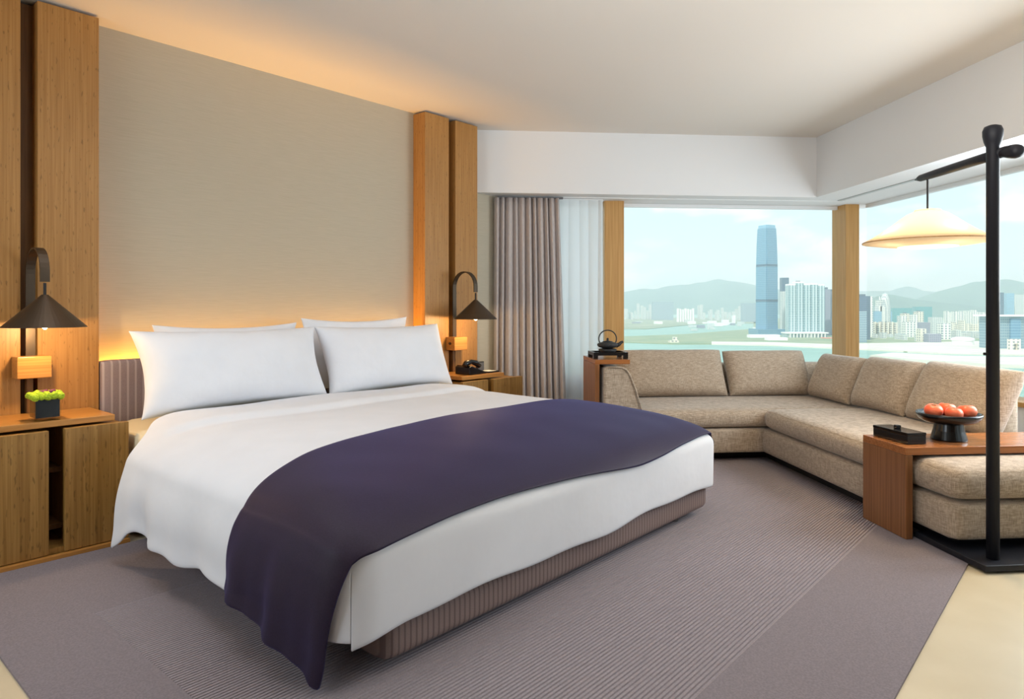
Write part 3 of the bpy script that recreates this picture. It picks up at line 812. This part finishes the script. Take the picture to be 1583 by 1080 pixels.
# pedestal bowl and fruit
BC = (2.355, 3.05, .42)
bw = thing('pedestal_bowl', 'black pedestal bowl holding orange red fruit on the low table', 'bowl', BC, TW)
obj('dish', lathe([(0, .080), (.06, .080), (.100, .084), (.126, .098), (.137, .116), (.138, .128), (.132, .129), (.124, .118), (.09, .106), (0, .102)], (BC[0], BC[1], BC[2]), 56), M['black'], bw, smooth=True)
obj('pedestal', lathe([(0, .0005), (.076, .0005), (.077, .006), (.066, .045), (.060, .0795), (0, .0795)], BC, 48), M['black'], bw, smooth=False)
def fruit(label, x, y, z, r, seed):
    f = thing('persimmon', label, 'fruit', (x, y, z), TW, group='orange red fruit in the pedestal bowl')
    prof = []
    for i in range(17):
        a = -pi/2+pi*i/16; rr = r*cos(a)**.85 if cos(a) > 0 else 0; zz = r*.78*sin(a)
        if i >= 14: zz -= r*.06*(i-13)
        prof.append((max(rr, 0) if 0 < i < 16 else 0, zz))
    bm = lathe(prof, (0, 0, 0), 28)
    for v in bm.verts:
        an = math.atan2(v.co.y, v.co.x); v.co *= 1+.02*cos(4*an+seed)
    xform(bm, Matrix.Translation((x, y, z)) @ Matrix.Rotation(.18, 4, Vector((cos(seed), sin(seed), 0))))
    obj('skin', bm, M['fruit'], f, smooth=True)
    st = bmesh.new()
    for k_ in range(4):
        a = k_*pi/2+seed
        vs4 = [st.verts.new((x+q*cos(a+da), y+q*sin(a+da), z+r*.66+dz)) for q, da, dz in ((0, 0, .001), (r*.22, -.5, .002), (r*.42, 0, .0), (r*.22, .5, .002))]
        st.faces.new(vs4)
    obj('calyx', st, M['stem'], f, solid=.0012)
fz = BC[2]+.1075
fruit('leftmost of the orange red fruit in the black bowl', BC[0]-.068, BC[1]+.012, fz+.030, .041, 0)
fruit('orange red fruit at the front of the bowl, second from the left', BC[0]-.018, BC[1]-.058, fz+.027, .038, 1)
fruit('orange red fruit at the back of the bowl, partly hidden', BC[0]+.020, BC[1]+.040, fz+.030, .042, 2)
fruit('rightmost and most orange fruit in the black bowl', BC[0]+.064, BC[1]-.034, fz+.030, .042, 3)

# teapot and stand on the tall table
tx, ty, tz = 1.062, 4.62, .702
st = thing('teapot_stand', 'black iron stand with short legs under the teapot', 'stand', (tx, ty, tz), TW)
bm = B((tx-.118, tx+.118, ty-.10, ty-.085, tz+.022, tz+.044), (tx-.118, tx+.118, ty+.085, ty+.10, tz+.022, tz+.044), (tx-.118, tx-.103, ty-.085, ty+.085, tz+.022, tz+.044), (tx+.103, tx+.118, ty-.085, ty+.085, tz+.022, tz+.044), (tx-.03, tx-.015, ty-.085, ty+.085, tz+.024, tz+.042), (tx+.015, tx+.03, ty-.085, ty+.085, tz+.024, tz+.042))
obj('frame', bm, M['black'], st)
for sx in (-1, 1):
    for sy in (-1, 1):
        obj('leg', B(*sorted((tx+sx*.118, tx+sx*.088)), *sorted((ty+sy*.10, ty+sy*.075)), tz+.0005, tz+.022), M['black'], st)
obj('burner', lathe([(0, .040), (.05, .040), (.062, .050), (.062, .062), (.05, .064), (0, .064)], (tx, ty, tz), 32), M['iron'], st)
tp = thing('teapot', 'squat black iron teapot with tall hoop handle', 'teapot', (tx, ty, tz+.065), TW)
obj('pot_body', lathe([(0, .0655), (.035, .066), (.062, .074), (.073, .088), (.070, .098), (.052, .106), (.034, .110), (0, .110)], (tx, ty, tz), 40), M['iron'], tp, smooth=True)
obj('lid', lathe([(0, .1105), (.036, .1105), (.034, .114), (.012, .118), (.006, .120), (.009, .128), (.006, .136), (0, .137)], (tx, ty, tz), 28), M['iron'], tp, smooth=True)
obj('spout', tube([(tx+.060, ty, tz+.086), (tx+.080, ty, tz+.092), (tx+.095, ty, tz+.106), (tx+.108, ty, tz+.112)], [.017, .013, .010, .008], 14), M['iron'], tp, smooth=True)
obj('handle', tube([(tx+.062*cos(a), ty, tz+.132+.062*sin(a)*.95) for a in [radians(-36+ (252)*i/28) for i in range(29)]], .0042, 8), M['iron'], tp, smooth=True)

# ------------------------------------------------------------------ floor lamp
PX, PY = 2.178, 2.575
fl = thing('floor_lamp', 'dark wooden post floor lamp with wide lit paper shade', 'lamp', (PX, PY, 0), TW)
obj('base', B(2.085, 2.62, 2.50, 2.92, .009, .034), M['post'], fl, bevel=.003)
obj('post', lathe([(0, .0345), (.0235, .0345), (.0235, 1.70), (.031, 1.72), (.036, 1.745), (.0365, 1.765), (.030, 1.782), (.015, 1.788), (0, 1.789)], (PX, PY, 0), 32), M['post'], fl, smooth=True)
# arm runs away from the viewer over the sofa
adir = (Matrix.Rotation(-TW, 4, 'Z') @ Vector((0.0, 1, 0))); adir.normalize()
side_ = Vector((adir.y, -adir.x, 0))
az = 1.672
P0 = Vector((PX, PY, az))+side_*.02
dz_ = Vector((0, 0, 1)); pts = [P0-adir*.124-dz_*.014, P0-adir*.116-dz_*.014, P0-adir*.098-dz_*.012, P0-adir*.075-dz_*.008, P0-adir*.05-dz_*.004]
obj('arm_ball', tube(pts+[P0-adir*.03], [.012, .024, .028, .027, .023, .020], 20), M['post'], fl, smooth=True)
obj('arm', tube([P0-adir*.05, P0+adir*.15, P0+adir*.40, P0+adir*.52, P0+adir*.565], [.021, .020, .0185, .016, .003], 16), M['post'], fl, smooth=True)
HP = Vector((PX, PY, 0))+side_*.02+adir*.465
# shift hanging point so that it sits under the arm
obj('cord', tube([(HP.x, HP.y, 1.515), (HP.x, HP.y, az-.012)], .0045, 8), M['dark'], fl)
obj('cap', lathe([(0, 1.507), (.055, 1.507), (.055, 1.511), (.02, 1.516), (0, 1.516)], (HP.x, HP.y, 0), 32), M['shade'], fl)
shp = [(.052, 1.506), (.085, 1.492), (.120, 1.466), (.160, 1.434), (.200, 1.406), (.240, 1.381), (.275, 1.364)]
sh_ = obj('lamp_shade', lathe(shp, (HP.x, HP.y, 0), 64), M['shade'], fl, smooth=True, solid=.0015)
obj('shade_rim', lathe([(.2755, 1.363), (.2775, 1.362), (.2775, 1.358), (.2745, 1.358), (.2745, 1.362)], (HP.x, HP.y, 0), 64), M['post_wood'], sh_, smooth=False)
obj('lower_shade', lathe([(.274, 1.358), (.20, 1.346), (.125, 1.338)], (HP.x, HP.y, 0), 64), M['shade_low'], sh_, smooth=True)
obj('diffuser', lathe([(0, 1.336), (.125, 1.336), (.125, 1.340), (0, 1.340)], (HP.x, HP.y, 0), 48), M['diffuser'], sh_)
for dx, dy, zz, en in ((0, 0, 1.44, .26), (.17, 0, 1.395, .28), (-.17, 0, 1.395, .28), (0, .17, 1.395, .28), (0, -.17, 1.395, .28)):
    ld = bpy.data.lights.new('floor_lamp_light', 'POINT'); ld.energy = en; ld.color = (1, .90, .70); ld.shadow_soft_size = .03
    o = bpy.data.objects.new('floor_lamp_light', ld); COL.objects.link(o); o.location = WW(HP.x+dx, HP.y+dy, zz)
ld = bpy.data.lights.new('floor_lamp_downlight', 'AREA'); ld.shape = 'DISK'; ld.size = .24; ld.energy = 5; ld.color = (1, .74, .42)
o = bpy.data.objects.new('floor_lamp_downlight', ld); COL.objects.link(o); o.location = WW(HP.x, HP.y, 1.333)
obj('switch', tube([(PX-.0225, PY, .862), (PX-.038, PY, .862)], .006, 10), M['dark'], fl)

# ------------------------------------------------------------------ harbour and city outside (real distances, metres)
F_, CX_, HY_ = 1050.0, 791.5, 475.0
def px2x(px, Y): return (px-CX_)/F_*Y
def py2z(py, Y): return 1.05-(py-HY_)/F_*Y
GZ = SEA+3
def structure2(name, bm, m, label, cat):
    o = obj(name, bm, m, None, (0, 0, 0), 0); return tag(o, label, cat, None, 'structure')
M['sea'] = textured('harbour_water', rgb(140, 172, 158), rgb(156, 184, 172), (.004, .02, 1), 1, 5, rough=.5, spec=.1)
M['land'] = textured('reclaimed_land', rgb(176, 172, 150), rgb(120, 140, 110), (.004, .01, 1), 1, 6, rough=.9)
M['green'] = textured('park_green', rgb(122, 146, 116), rgb(168, 168, 136), (.006, .02, 1), 1, 5, rough=.95)
M['concrete'] = textured('pale_quay', rgb(226, 222, 208), rgb(205, 200, 186), (.01, .03, 1), 1, 4, rough=.9)
M['hill'] = textured('forested_hill', rgb(60, 92, 78), rgb(82, 112, 92), (1, 1, 1), .0012, 6, rough=1.0)
bm = bmesh.new(); bmesh.ops.create_grid(bm, x_segments=1, y_segments=1, size=16000); xform(bm, Matrix.Translation((2000, 16500, SEA)))
structure2('water', bm, M['sea'], 'pale green harbour water beyond the windows', 'water')
def land(name, pts, z, m, label):
    P = [(px2x(px, Y), Y) for px, Y in pts]
    structure2(name, prism(P, SEA-2, z), m, label, 'land')
def Yg(py, z=GZ): return (1.05-z)*F_/(py-HY_)
land('land', [(800, Yg(509)), (1000, Yg(508)), (1080, Yg(500.5)), (1190, Yg(499)), (1190, 7600), (500, 9000), (500, Yg(500))], GZ, M['land'], 'low far shore beyond the inlet')
land('land', [(930, Yg(527)), (1040, Yg(531)), (1120, Yg(531)), (1200, Yg(533)), (1310, Yg(538)), (1345, Yg(538.5)), (1400, Yg(543)), (1530, Yg(545)), (1700, Yg(548)), (1750, 7800), (1165, 7400), (1165, Yg(508)), (1060, Yg(516)), (930, Yg(521))], GZ, M['green'], 'green and pale waterfront point below the towers')
land('land', [(1100, Yg(531.5)), (1200, Yg(533.5)), (1310, Yg(538.5)), (1310, Yg(533)), (1200, Yg(529)), (1100, Yg(528))], GZ+1, M['concrete'], 'pale seawall along the waterfront point')
land('land', [(1325, Yg(539)), (1450, Yg(545.5)), (1720, Yg(551)), (1700, Yg(524)), (1325, Yg(531))], GZ+1, M['concrete'], 'bright concrete quay in front of the white blocks')
land('pier', [(1345, Yg(551)), (1400, Yg(557)), (1540, Yg(566)), (1720, Yg(570)), (1720, Yg(556)), (1480, Yg(552)), (1380, Yg(547))], GZ+4, M['concrete'], 'long white pier roofs in the near harbour')

def ridge(name, label, Y0, depth, prof, seed, rough=.06):
    """hill range: skyline given in picture terms at its own distance, with slopes falling to both sides"""
    bm = bmesh.new(); xs = []
    for (a, ya), (b, yb) in zip(prof, prof[1:]):
        n = max(3, int((b-a)/5))
        for i in range(n): t_ = i/n; s_ = t_*t_*(3-2*t_)*.5+t_*.5; xs.append((a+(b-a)*t_, ya+(yb-ya)*s_))
    xs.append(prof[-1]); rows = []
    K = 9
    for k_ in range(2*K+1):
        q = (k_-K)/K; row = []
        for px, py in xs:
            X = px2x(px, Y0); H_ = py2z(py, Y0)-GZ; Y = Y0+q*depth
            fall = max(0, 1-abs(q))**1.25
            h = H_*fall*(1+rough*4*noise.noise(Vector((X*.0011+seed, Y*.0011, 0)))*(abs(q))*(1-abs(q))*2)
            h += H_*rough*noise.noise(Vector((X*.003+seed, Y*.003, 1)))*(1-abs(q)*.3)*fall
            row.append(bm.verts.new((X, Y, GZ-6+max(0, h))))
        rows.append(row)
    for A, Bq in zip(rows, rows[1:]):
        for i in range(len(A)-1): bm.faces.new((A[i], A[i+1], Bq[i+1], Bq[i]))
    o = obj(name, bm, M['hill'], None, (0, 0, 0), 0, smooth=True); tag(o, label, 'hill', None, 'structure')
ridge('mountain', 'hazy blue mountain with a rounded peak left of the tall tower', 15000, 3500, [(700, 480), (850, 462), (960, 450), (1000, 446), (1060, 439), (1098, 434), (1112, 431.5), (1130, 434), (1175, 441), (1230, 452), (1300, 466), (1360, 482)], 3)
ridge('mountain', 'pale distant mountain range with a small sharp peak', 15500, 3000, [(1230, 482), (1290, 462), (1330, 449), (1375, 449), (1392, 444), (1402, 440.5), (1412, 445), (1430, 450), (1470, 452), (1530, 458), (1600, 470)], 8)
ridge('mountain', 'broad blue green mountain rising behind the lamp post', 10500, 2300, [(1400, 484), (1425, 462), (1450, 450), (1480, 442), (1510, 435), (1530, 431.5), (1555, 432), (1590, 437), (1640, 446), (1720, 462), (1800, 480)], 12)
ridge('mountain', 'low dark blue ridge behind the domed white tower', 8800, 1000, [(1290, 484), (1335, 466), (1360, 456), (1375, 454), (1395, 457), (1425, 463), (1470, 468), (1540, 476), (1580, 484)], 17)

# facades
FM = {
 'blue': facade('blue_glass', rgb(128, 164, 184), rgb(92, 134, 162), 3.2, 8.0, .25, .15),
 'bluel': facade('pale_blue_glass', rgb(150, 186, 204), rgb(120, 162, 186), 3.2, 8.0, .25, .15),
 'teal': facade('teal_glass', rgb(214, 226, 224), rgb(58, 116, 130), 12.0, 3.6, .30, .3),
 'slate': facade('slate_glass', rgb(98, 116, 132), rgb(66, 88, 110), 6, 7, .3, .3),
 'mauve': facade('mauve_stone', rgb(158, 158, 168), rgb(118, 124, 142), 7, 7, .4, .5),
 'white': facade('white_flats', rgb(242, 240, 230), rgb(140, 154, 160), 13, 9, .5, .7),
 'cream': facade('cream_flats', rgb(236, 228, 210), rgb(150, 154, 152), 12, 9, .5, .7),
 'green': facade('sea_green_glass', rgb(92, 160, 160), rgb(60, 132, 138), 5, 7, .3, .3),
 'steel': facade('steel_glass', rgb(150, 170, 176), rgb(108, 138, 152), 6, 8, .3, .3),
 'haze': facade('grey_blue_slab', rgb(158, 174, 182), rgb(132, 152, 164), 10, 9, .4, .6),
 'pale': facade('pale_concrete', rgb(214, 216, 210), rgb(150, 164, 170), 8, 8, .5, .7),
}
M['roofw'] = mat('white_roof', rgb(240, 240, 236), .7)
M['roofp'] = mat('terracotta_roof', rgb(226, 150, 128), .8)
M['roofd'] = mat('dark_plant_room', rgb(96, 110, 120), .8)

def bldg(name, label, cat, x0, x1, ytop, ybase, Y, m, parts=(), depth=None, group=None, yaw=0.0):
    """a building standing at distance Y"""
    X0, X1 = px2x(x0, Y), px2x(x1, Y); w = X1-X0; D = depth or max(18, min(60, w*.9)); zt = py2z(ytop, Y); zb = GZ if ybase is None else min(py2z(ybase, Y), GZ+30)
    cx = (X0+X1)/2
    o = thing(name, label, cat, (cx, Y+D/2, GZ-1), 0.0, group)
    obj('tower_body', B(X0, X1, Y, Y+D, GZ-1, zt), FM.get(m, M.get(m)), o)
    for p in parts:
        if p == 'plant': obj('roof_plant', B(cx-w*.22, cx+w*.22, Y+D*.3, Y+D*.7, zt, zt+max(4, (zt-GZ)*.045)), M['roofd'], o)
        if p == 'crown': obj('roof_crown', B(X0, X1, Y, Y+D, zt, zt+max(3, (zt-GZ)*.03)), M['roofw'], o)
        if p == 'mast': obj('mast', tube([(cx, Y+D/2, zt), (cx, Y+D/2, zt+(zt-GZ)*.12)], max(.8, w*.02), 8), M['roofw'], o)
        if p == 'podium': obj('podium', B(X0-w*.12, X1+w*.12, Y-8, Y+D+4, GZ-1, GZ+14), M['roofw'], o)
    if yaw: o.rotation_euler.z = yaw
    return o

# the tall tower: tapered shaft with notched corners, ribbed crown and flared foot
def tall_tower():
    Y = 2960.0; X0, X1 = px2x(1175.5, Y), px2x(1207, Y); cx = (X0+X1)/2; w = X1-X0; zt = py2z(346.5, Y); zb = GZ-1
    o = thing('skyscraper', 'very tall blue glass tower rising above the harbour skyline', 'skyscraper', (cx, Y+w/2, zb), 0.0)
    yaw = radians(24)
    def ring(z, s, n=.05):
        h = w*.382*s; c = h*(1-n*2)
        return [(p, z) for p in ((-c, -h), (c, -h), (c, -c), (h, -c), (h, c), (c, c), (c, h), (-c, h), (-c, c), (-h, c), (-h, -c), (-c, -c))]
    def stack(levels):
        bm = bmesh.new(); prev = None
        for z, s in levels:
            cur = [bm.verts.new((p[0], p[1], zz)) for p, zz in ring(z, s)]
            if prev:
                for i in range(12): bm.faces.new((prev[i], prev[(i+1) % 12], cur[(i+1) % 12], cur[i]))
            else: bm.faces.new(cur[::-1])
            prev = cur
        bm.faces.new(prev)
        return xform(bm, Matrix.Translation((cx, Y+w/2, 0)) @ Matrix.Rotation(yaw, 4, 'Z'))
    H_ = zt-zb
    obj('shaft', stack([(zb, 1.10), (zb+H_*.04, 1.02), (zb+H_*.12, 1.0), (zb+H_*.6, .985), (zb+H_*.82, .93), (zb+H_*.97, .85)]), FM['blue'], o)
    obj('crown', stack([(zb+H_*.97, .78), (zb+H_*1.0, .76)]), FM['bluel'], o)
    for f in (.30, .62): obj('mechanical_band', stack([(zb+H_*f, 1.008 if f < .5 else .992), (zb+H_*(f+.022), 1.006 if f < .5 else .985)]), FM['slate'], o)
    obj('podium', xform(B(cx-w*.7, cx+w*.75, Y-20, Y+w+10, zb, zb+26), Matrix.Identity(4)), FM['blue'], o)
tall_tower()

bldg('office_tower', 'slim pale tower just right of the tallest tower', 'tower', 1209, 1219, 450, None, 3300, 'pale', (), depth=26)
o = thing('tower_block', 'dark square block standing behind the slim pale tower', 'tower', (px2x(1214, 3400), 3420, GZ-1), 0)
obj('tower_body', B(px2x(1209, 3360), px2x(1219.6, 3360), 3360, 3390, GZ-1, py2z(429, 3360)), FM['slate'], o)
# glass apartment cluster
for i, (a, b, yt) in enumerate(((1219.5, 1230, 441), (1230.6, 1242, 437.5), (1242.6, 1253, 440.5), (1253.6, 1264, 440), (1264.6, 1275, 441.5))):
    lab = ['teal glass apartment tower at the left end of the waterfront cluster', 'tallest teal glass tower of the waterfront cluster, with a roof block', 'teal glass apartment tower in the middle of the waterfront cluster', 'teal glass apartment tower second from the right of the cluster', 'teal glass apartment tower at the right end of the cluster'][i]
    bldg('apartment_tower', lab, 'tower', a, b, yt, None, 2750, 'teal', ('crown',)+(('plant',) if i == 1 else ()), depth=36, group='teal glass towers of the waterfront cluster')
pod = thing('podium_building', 'long white columned podium below the teal glass towers', 'building', (px2x(1248, 2690), 2700, GZ-1), 0)
obj('hall', B(px2x(1217, 2690), px2x(1279, 2690), 2692, 2745, GZ-1, py2z(515.5, 2690)), FM['teal'], pod)
obj('roof_slab', B(px2x(1216, 2690), px2x(1280, 2690), 2684, 2747, py2z(515.5, 2690), py2z(513.5, 2690)), M['roofw'], pod)
for i in range(11):
    x = px2x(1221+5.4*i, 2690); obj('column', B(x-2, x+2, 2685, 2690, GZ-1, py2z(515.6, 2690)), M['roofw'], pod)
for i, (a, b, yt) in enumerate(((1276, 1284, 447), (1284.5, 1293, 450), (1293.5, 1301, 447))):
    bldg('apartment_tower', ['mauve grey tower touching the right end of the teal cluster', 'mauve grey tower, lower middle one beside the corner post', 'mauve grey tower closest to the wooden corner post'][i], 'tower', a, b, yt, None, 2900+20*i, 'mauve', ('plant',), depth=40, group='mauve grey towers by the corner post')
o = thing('pavilion', 'low building with a salmon pink roof below the mauve towers', 'building', (px2x(1288, 2600), 2610, GZ-1), 0)
obj('hall', B(px2x(1277, 2600), px2x(1300, 2600), 2600, 2640, GZ-1, py2z(526, 2600)), FM['pale'], o)
obj('roof', B(px2x(1276, 2600), px2x(1301, 2600), 2596, 2644, py2z(526, 2600), py2z(522, 2600)), M['roofp'], o)

# far low skyline left of the tall tower
i = 0
for k_ in range(7):
    a = 1047+3.9*k_
    bldg('apartment_block', ['leftmost of the row of bright white blocks at the mountain foot', 'second of the row of bright white blocks at the mountain foot', 'third of the row of bright white blocks at the mountain foot', 'middle one of the row of bright white blocks at the mountain foot', 'fifth of the row of bright white blocks at the mountain foot', 'sixth of the row of bright white blocks at the mountain foot', 'rightmost of the row of bright white blocks at the mountain foot'][k_],
         'apartment block', a, a+2.7, 476.5+(k_ % 3)*.8, None, 5600, 'roofw', (), depth=22, group='row of bright white blocks at the mountain foot')
def far_row(x0, x1, n, ylo, yhi, Y, m, label, group, wpx, seed, dY=0):
    rnd = random.Random(seed)
    order = list(range(n)); rnd.shuffle(order)
    for k_ in range(n):
        x = x0+(x1-x0)*(k_+rnd.random()*.7)/n; w_ = wpx*(.7+.6*rnd.random())
        bldg('apartment_block', label, 'apartment block', x, x+w_, ylo+(yhi-ylo)*rnd.random(), None, Y+order[k_]*max(32, dY/n), m, (), depth=25, group=group)
far_row(962, 1006, 10, 468, 484, 6600, 'pale', 'faint pale block on the far left shore under the mountain', 'faint pale blocks on the far left shore', 3.4, 3, 500)
far_row(1076, 1146, 13, 468, 484, 6200, 'pale', 'faint grey block between the white row and the tall tower', 'faint grey blocks left of the tall tower', 3.8, 4, 700)
bldg('housing_slab', 'wide grey slab building just left of the tall tower', 'building', 1148, 1172, 468, None, 5600, 'haze', (), depth=50)
bldg('housing_slab', 'wide bluish slab building left of the white row', 'building', 1009, 1041, 466.5, None, 6400, 'haze', (), depth=60)
# sheds and port buildings on the near point
rnd = random.Random(11)
for k_ in range(22):
    px = 975+rnd.random()*200; py = 497+rnd.random()*7 if px < 1060 else 499+rnd.random()*12
    Y = Yg(py)
    w_ = (5+rnd.random()*12)/F_*Y; X = px2x(px, Y); h = 8+rnd.random()*14
    sobj('port_shed', B(X, X+w_, Y, Y+30, GZ-1, GZ+h), rnd.choice([M['roofw'], FM['pale'], FM['pale'], FM['mauve']]), 'low pale port shed on the flat shore left of the tall tower', 'shed', (X, Y, GZ-1), 0, group='low port sheds on the shore')
for k_, (px, w_, py, h) in enumerate(((1096, 12, 503, 30), (1118, 9, 502, 34), (1134, 3, 500, 60), (1160, 46, 522, 12), (1188, 30, 526, 10))):
    Y = Yg(py); X = px2x(px, Y); ww = w_/F_*Y
    sobj('warehouse', B(X, X+ww, Y, Y+40, GZ-1, GZ+h), M['roofw'], ['white warehouse with a flat roof on the inlet shore, left one', 'white warehouse nearer the tall tower on the inlet shore', 'thin white shaft standing on the inlet shore', 'long low white terminal in front of the tall tower', 'long low white shed on the point under the tall tower'][k_], 'building', (X, Y, GZ-1), 0)
o = thing('headland_building', 'small cream building on the tip of the green point', 'building', (px2x(1043, 2300), 2320, GZ-1), 0)
obj('block', B(px2x(1036, 2300), px2x(1050, 2300), 2300, 2330, GZ-1, GZ+7), FM['cream'], o)
obj('block', B(px2x(1042, 2300), px2x(1048, 2300), 2305, 2325, GZ+7, GZ+18), FM['cream'], o)

# right-hand window skyline
bldg('office_tower', 'dark slate tower immediately right of the wooden corner post', 'tower', 1328, 1345.5, 457.5, None, 2500, 'slate', ('plant',), depth=40)
bldg('office_tower', 'shorter grey glass block in front of the dark slate tower', 'tower', 1327, 1340, 481, None, 2300, 'steel', (), depth=30)
bldg('apartment_tower', 'thin pale tower beside the dark slate tower', 'tower', 1346.5, 1349.5, 458, None, 2700, 'white', (), depth=14)
# stepped tower with mast
o = thing('stepped_tower', 'stepped white tower with a curved side and mast', 'tower', (px2x(1366, 3000), 3020, GZ-1), 0)
Y = 3000
for nm, a, b, yt, m in (('lower_tier', 1352, 1379, 481, 'bluel'), ('middle_tier', 1359, 1376, 473, 'white'), ('upper_tier', 1361, 1368, 463.5, 'white')):
    obj(nm, B(px2x(a, Y), px2x(b, Y), Y, Y+40, GZ-1 if nm == 'lower_tier' else py2z(481, Y), py2z(yt, Y)), FM[m], o)
obj('mast', tube([(px2x(1363.5, Y), Y+20, py2z(463.5, Y)), (px2x(1363.5, Y), Y+20, py2z(458, Y))], 2, 8), M['roofw'], o)
obj('curved_side', lathe([(22, 0), (22, 60), (18, 100), (10, 122), (0, 128)], (px2x(1370, Y), Y+10, py2z(497, Y)), 24), FM['pale'], o)
bldg('office_slab', 'sea green slab building right of the stepped tower', 'building', 1381, 1410, 476, None, 4200, 'green', (), depth=40)
bldg('office_slab', 'sea green slab building under the low ridge, with flat top', 'building', 1416, 1441, 474, None, 4300, 'green', (), depth=40)
for k_, (a, b, yt, Y, m, lab) in enumerate((
    (1392.5, 1402, 488, 3000, 'white', 'white round topped flats left of the pair below the ridge'), (1397, 1406, 484.5, 3080, 'cream', 'cream flats behind the white round topped flats'),
    (1412, 1418, 486, 3020, 'white', 'narrow white flats left of the taller cream flats'), (1418, 1428, 481.5, 3050, 'cream', 'taller cream flats right of centre in the side window'),
    (1400.5, 1418, 497.5, 2700, 'white', 'broad white block in front of the cream flats'), (1419, 1438, 498, 2750, 'mauve', 'broad mauve grey block right of the broad white block'),
    (1424, 1432, 508, 2350, 'cream', 'small cream building low on the waterfront'), (1436, 1455, 516, 2300, 'mauve', 'low mauve block on the quay'),
    (1441, 1457, 490, 2900, 'pale', 'pale stepped block left of the long white terrace'), (1456, 1470, 500, 2500, 'white', 'white tower block with dark stripe near the quay'))):
    bldg('apartment_block', lab, 'apartment block', a, b, yt, None, Y, m, ('plant',) if k_ in (1, 3) else (), depth=30)
for k_ in range(6):
    a = 1350+6.6*k_
    bldg('apartment_block', 'white block in the even low row under the stepped tower', 'apartment block', a, a+4.6, 497+1.2*(k_ % 2), None, 2800, 'cream', (), depth=24, group='low white row under the stepped tower')
far_row(1462, 1524, 11, 478.5, 483, 3500, 'white', 'white tower in the dense terrace behind the lamp post', 'white towers in the dense terrace', 5.2, 6, 200)
far_row(1465, 1528, 9, 494, 504, 2900, 'cream', 'cream mid rise block below the dense white terrace', 'cream mid rise blocks below the terrace', 6.6, 9, 200)
far_row(1470, 1530, 8, 508, 514, 2500, 'pale', 'pale low block just behind the bright quay', 'pale low blocks behind the quay', 7.5, 10, 150)
far_row(1352, 1462, 15, 500, 510, 3420, 'white', 'white mid rise block in the loose rows right of the corner post', 'white mid rise blocks right of the corner post', 5.0, 21, 500)
far_row(1440, 1530, 13, 486, 496, 4350, 'white', 'tall pale block at the back of the dense city right of the corner post', 'tall pale blocks at the back of the city', 4.6, 22, 500)
far_row(1352, 1450, 9, 514, 519, 2390, 'pale', 'low pale shed in the line behind the quay', 'low pale sheds behind the quay', 6.0, 23, 400)
o = thing('stadium_hall', 'oval white roofed hall on the quay', 'hall', (px2x(1498, 2150), 2170, GZ-1), 0)
bm = lathe([(30, 0), (30, 12), (33, 14), (33, 20), (20, 24), (0, 25)], (0, 0, 0), 32); xform(bm, Matrix.Translation((px2x(1498, 2150), 2180, GZ)) @ Matrix.Scale(1.0, 4, (1, 0, 0)))
obj('roof', bm, M['roofw'], o)
# right of the lamp post
bldg('apartment_tower', 'slim blue tower just right of the lamp post', 'tower', 1545, 1552, 452, None, 3200, 'slate', (), depth=26)
bldg('apartment_tower', 'tall pale tower at the right edge of the side window', 'tower', 1556, 1568, 453, None, 3300, 'bluel', (), depth=40)
bldg('apartment_tower', 'pale stone tower cut by the picture edge', 'tower', 1569, 1592, 455, None, 3350, 'pale', (), depth=40)
o = thing('terminal_building', 'large blue glass terminal with a flat white roof right of the post', 'building', (px2x(1580, 1950), 1970, GZ-1), 0)
obj('hall', B(px2x(1536, 1950), px2x(1640, 1950), 1950, 2010, GZ-1, py2z(489, 1950)), FM['steel'], o)
obj('glass_bay', B(px2x(1561, 1949), px2x(1576, 1949), 1944, 1950, GZ+20, py2z(492, 1949)), FM['blue'], o)
obj('roof_slab', B(px2x(1530, 1950), px2x(1645, 1950), 1935, 2020, py2z(489, 1950), py2z(486.5, 1950)), M['roofw'], o)
o = thing('gatehouse', 'tan gate shaped building in front of the glass terminal', 'building', (px2x(1570, 1880), 1890, GZ-1), 0)
a, b, c, e = px2x(1563, 1880), px2x(1578, 1880), px2x(1568, 1880), px2x(1574, 1880)
obj('walls', merge(B(a, c, 1880, 1895, GZ-1, py2z(524, 1880)), merge(B(e, b, 1880, 1895, GZ-1, py2z(524, 1880)), B(c, e, 1880, 1895, py2z(531, 1880), py2z(524, 1880)))), FM['cream'], o)

# haze over the harbour
def haze():
    m = bpy.data.materials.new('sea_haze'); m.use_nodes = True; nt = m.node_tree; nt.nodes.clear()
    o_ = nt.nodes.new('ShaderNodeOutputMaterial'); vsn = nt.nodes.new('ShaderNodeVolumeScatter')
    vsn.inputs['Color'].default_value = (.84, .95, 1.0, 1); vsn.inputs['Density'].default_value = 1/9500.0; vsn.inputs['Anisotropy'].default_value = 0.2
    nt.links.new(vsn.outputs[0], o_.inputs['Volume'])
    m.cycles.homogeneous_volume = True if hasattr(m.cycles, 'homogeneous_volume') else True
    o = obj('haze', B(-9000, 12000, 400, 22000, SEA+.5, 700), m, None, (0, 0, 0), 0)
    tag(o, 'thin bright haze over the harbour and hills', 'haze', None, 'stuff')
haze()
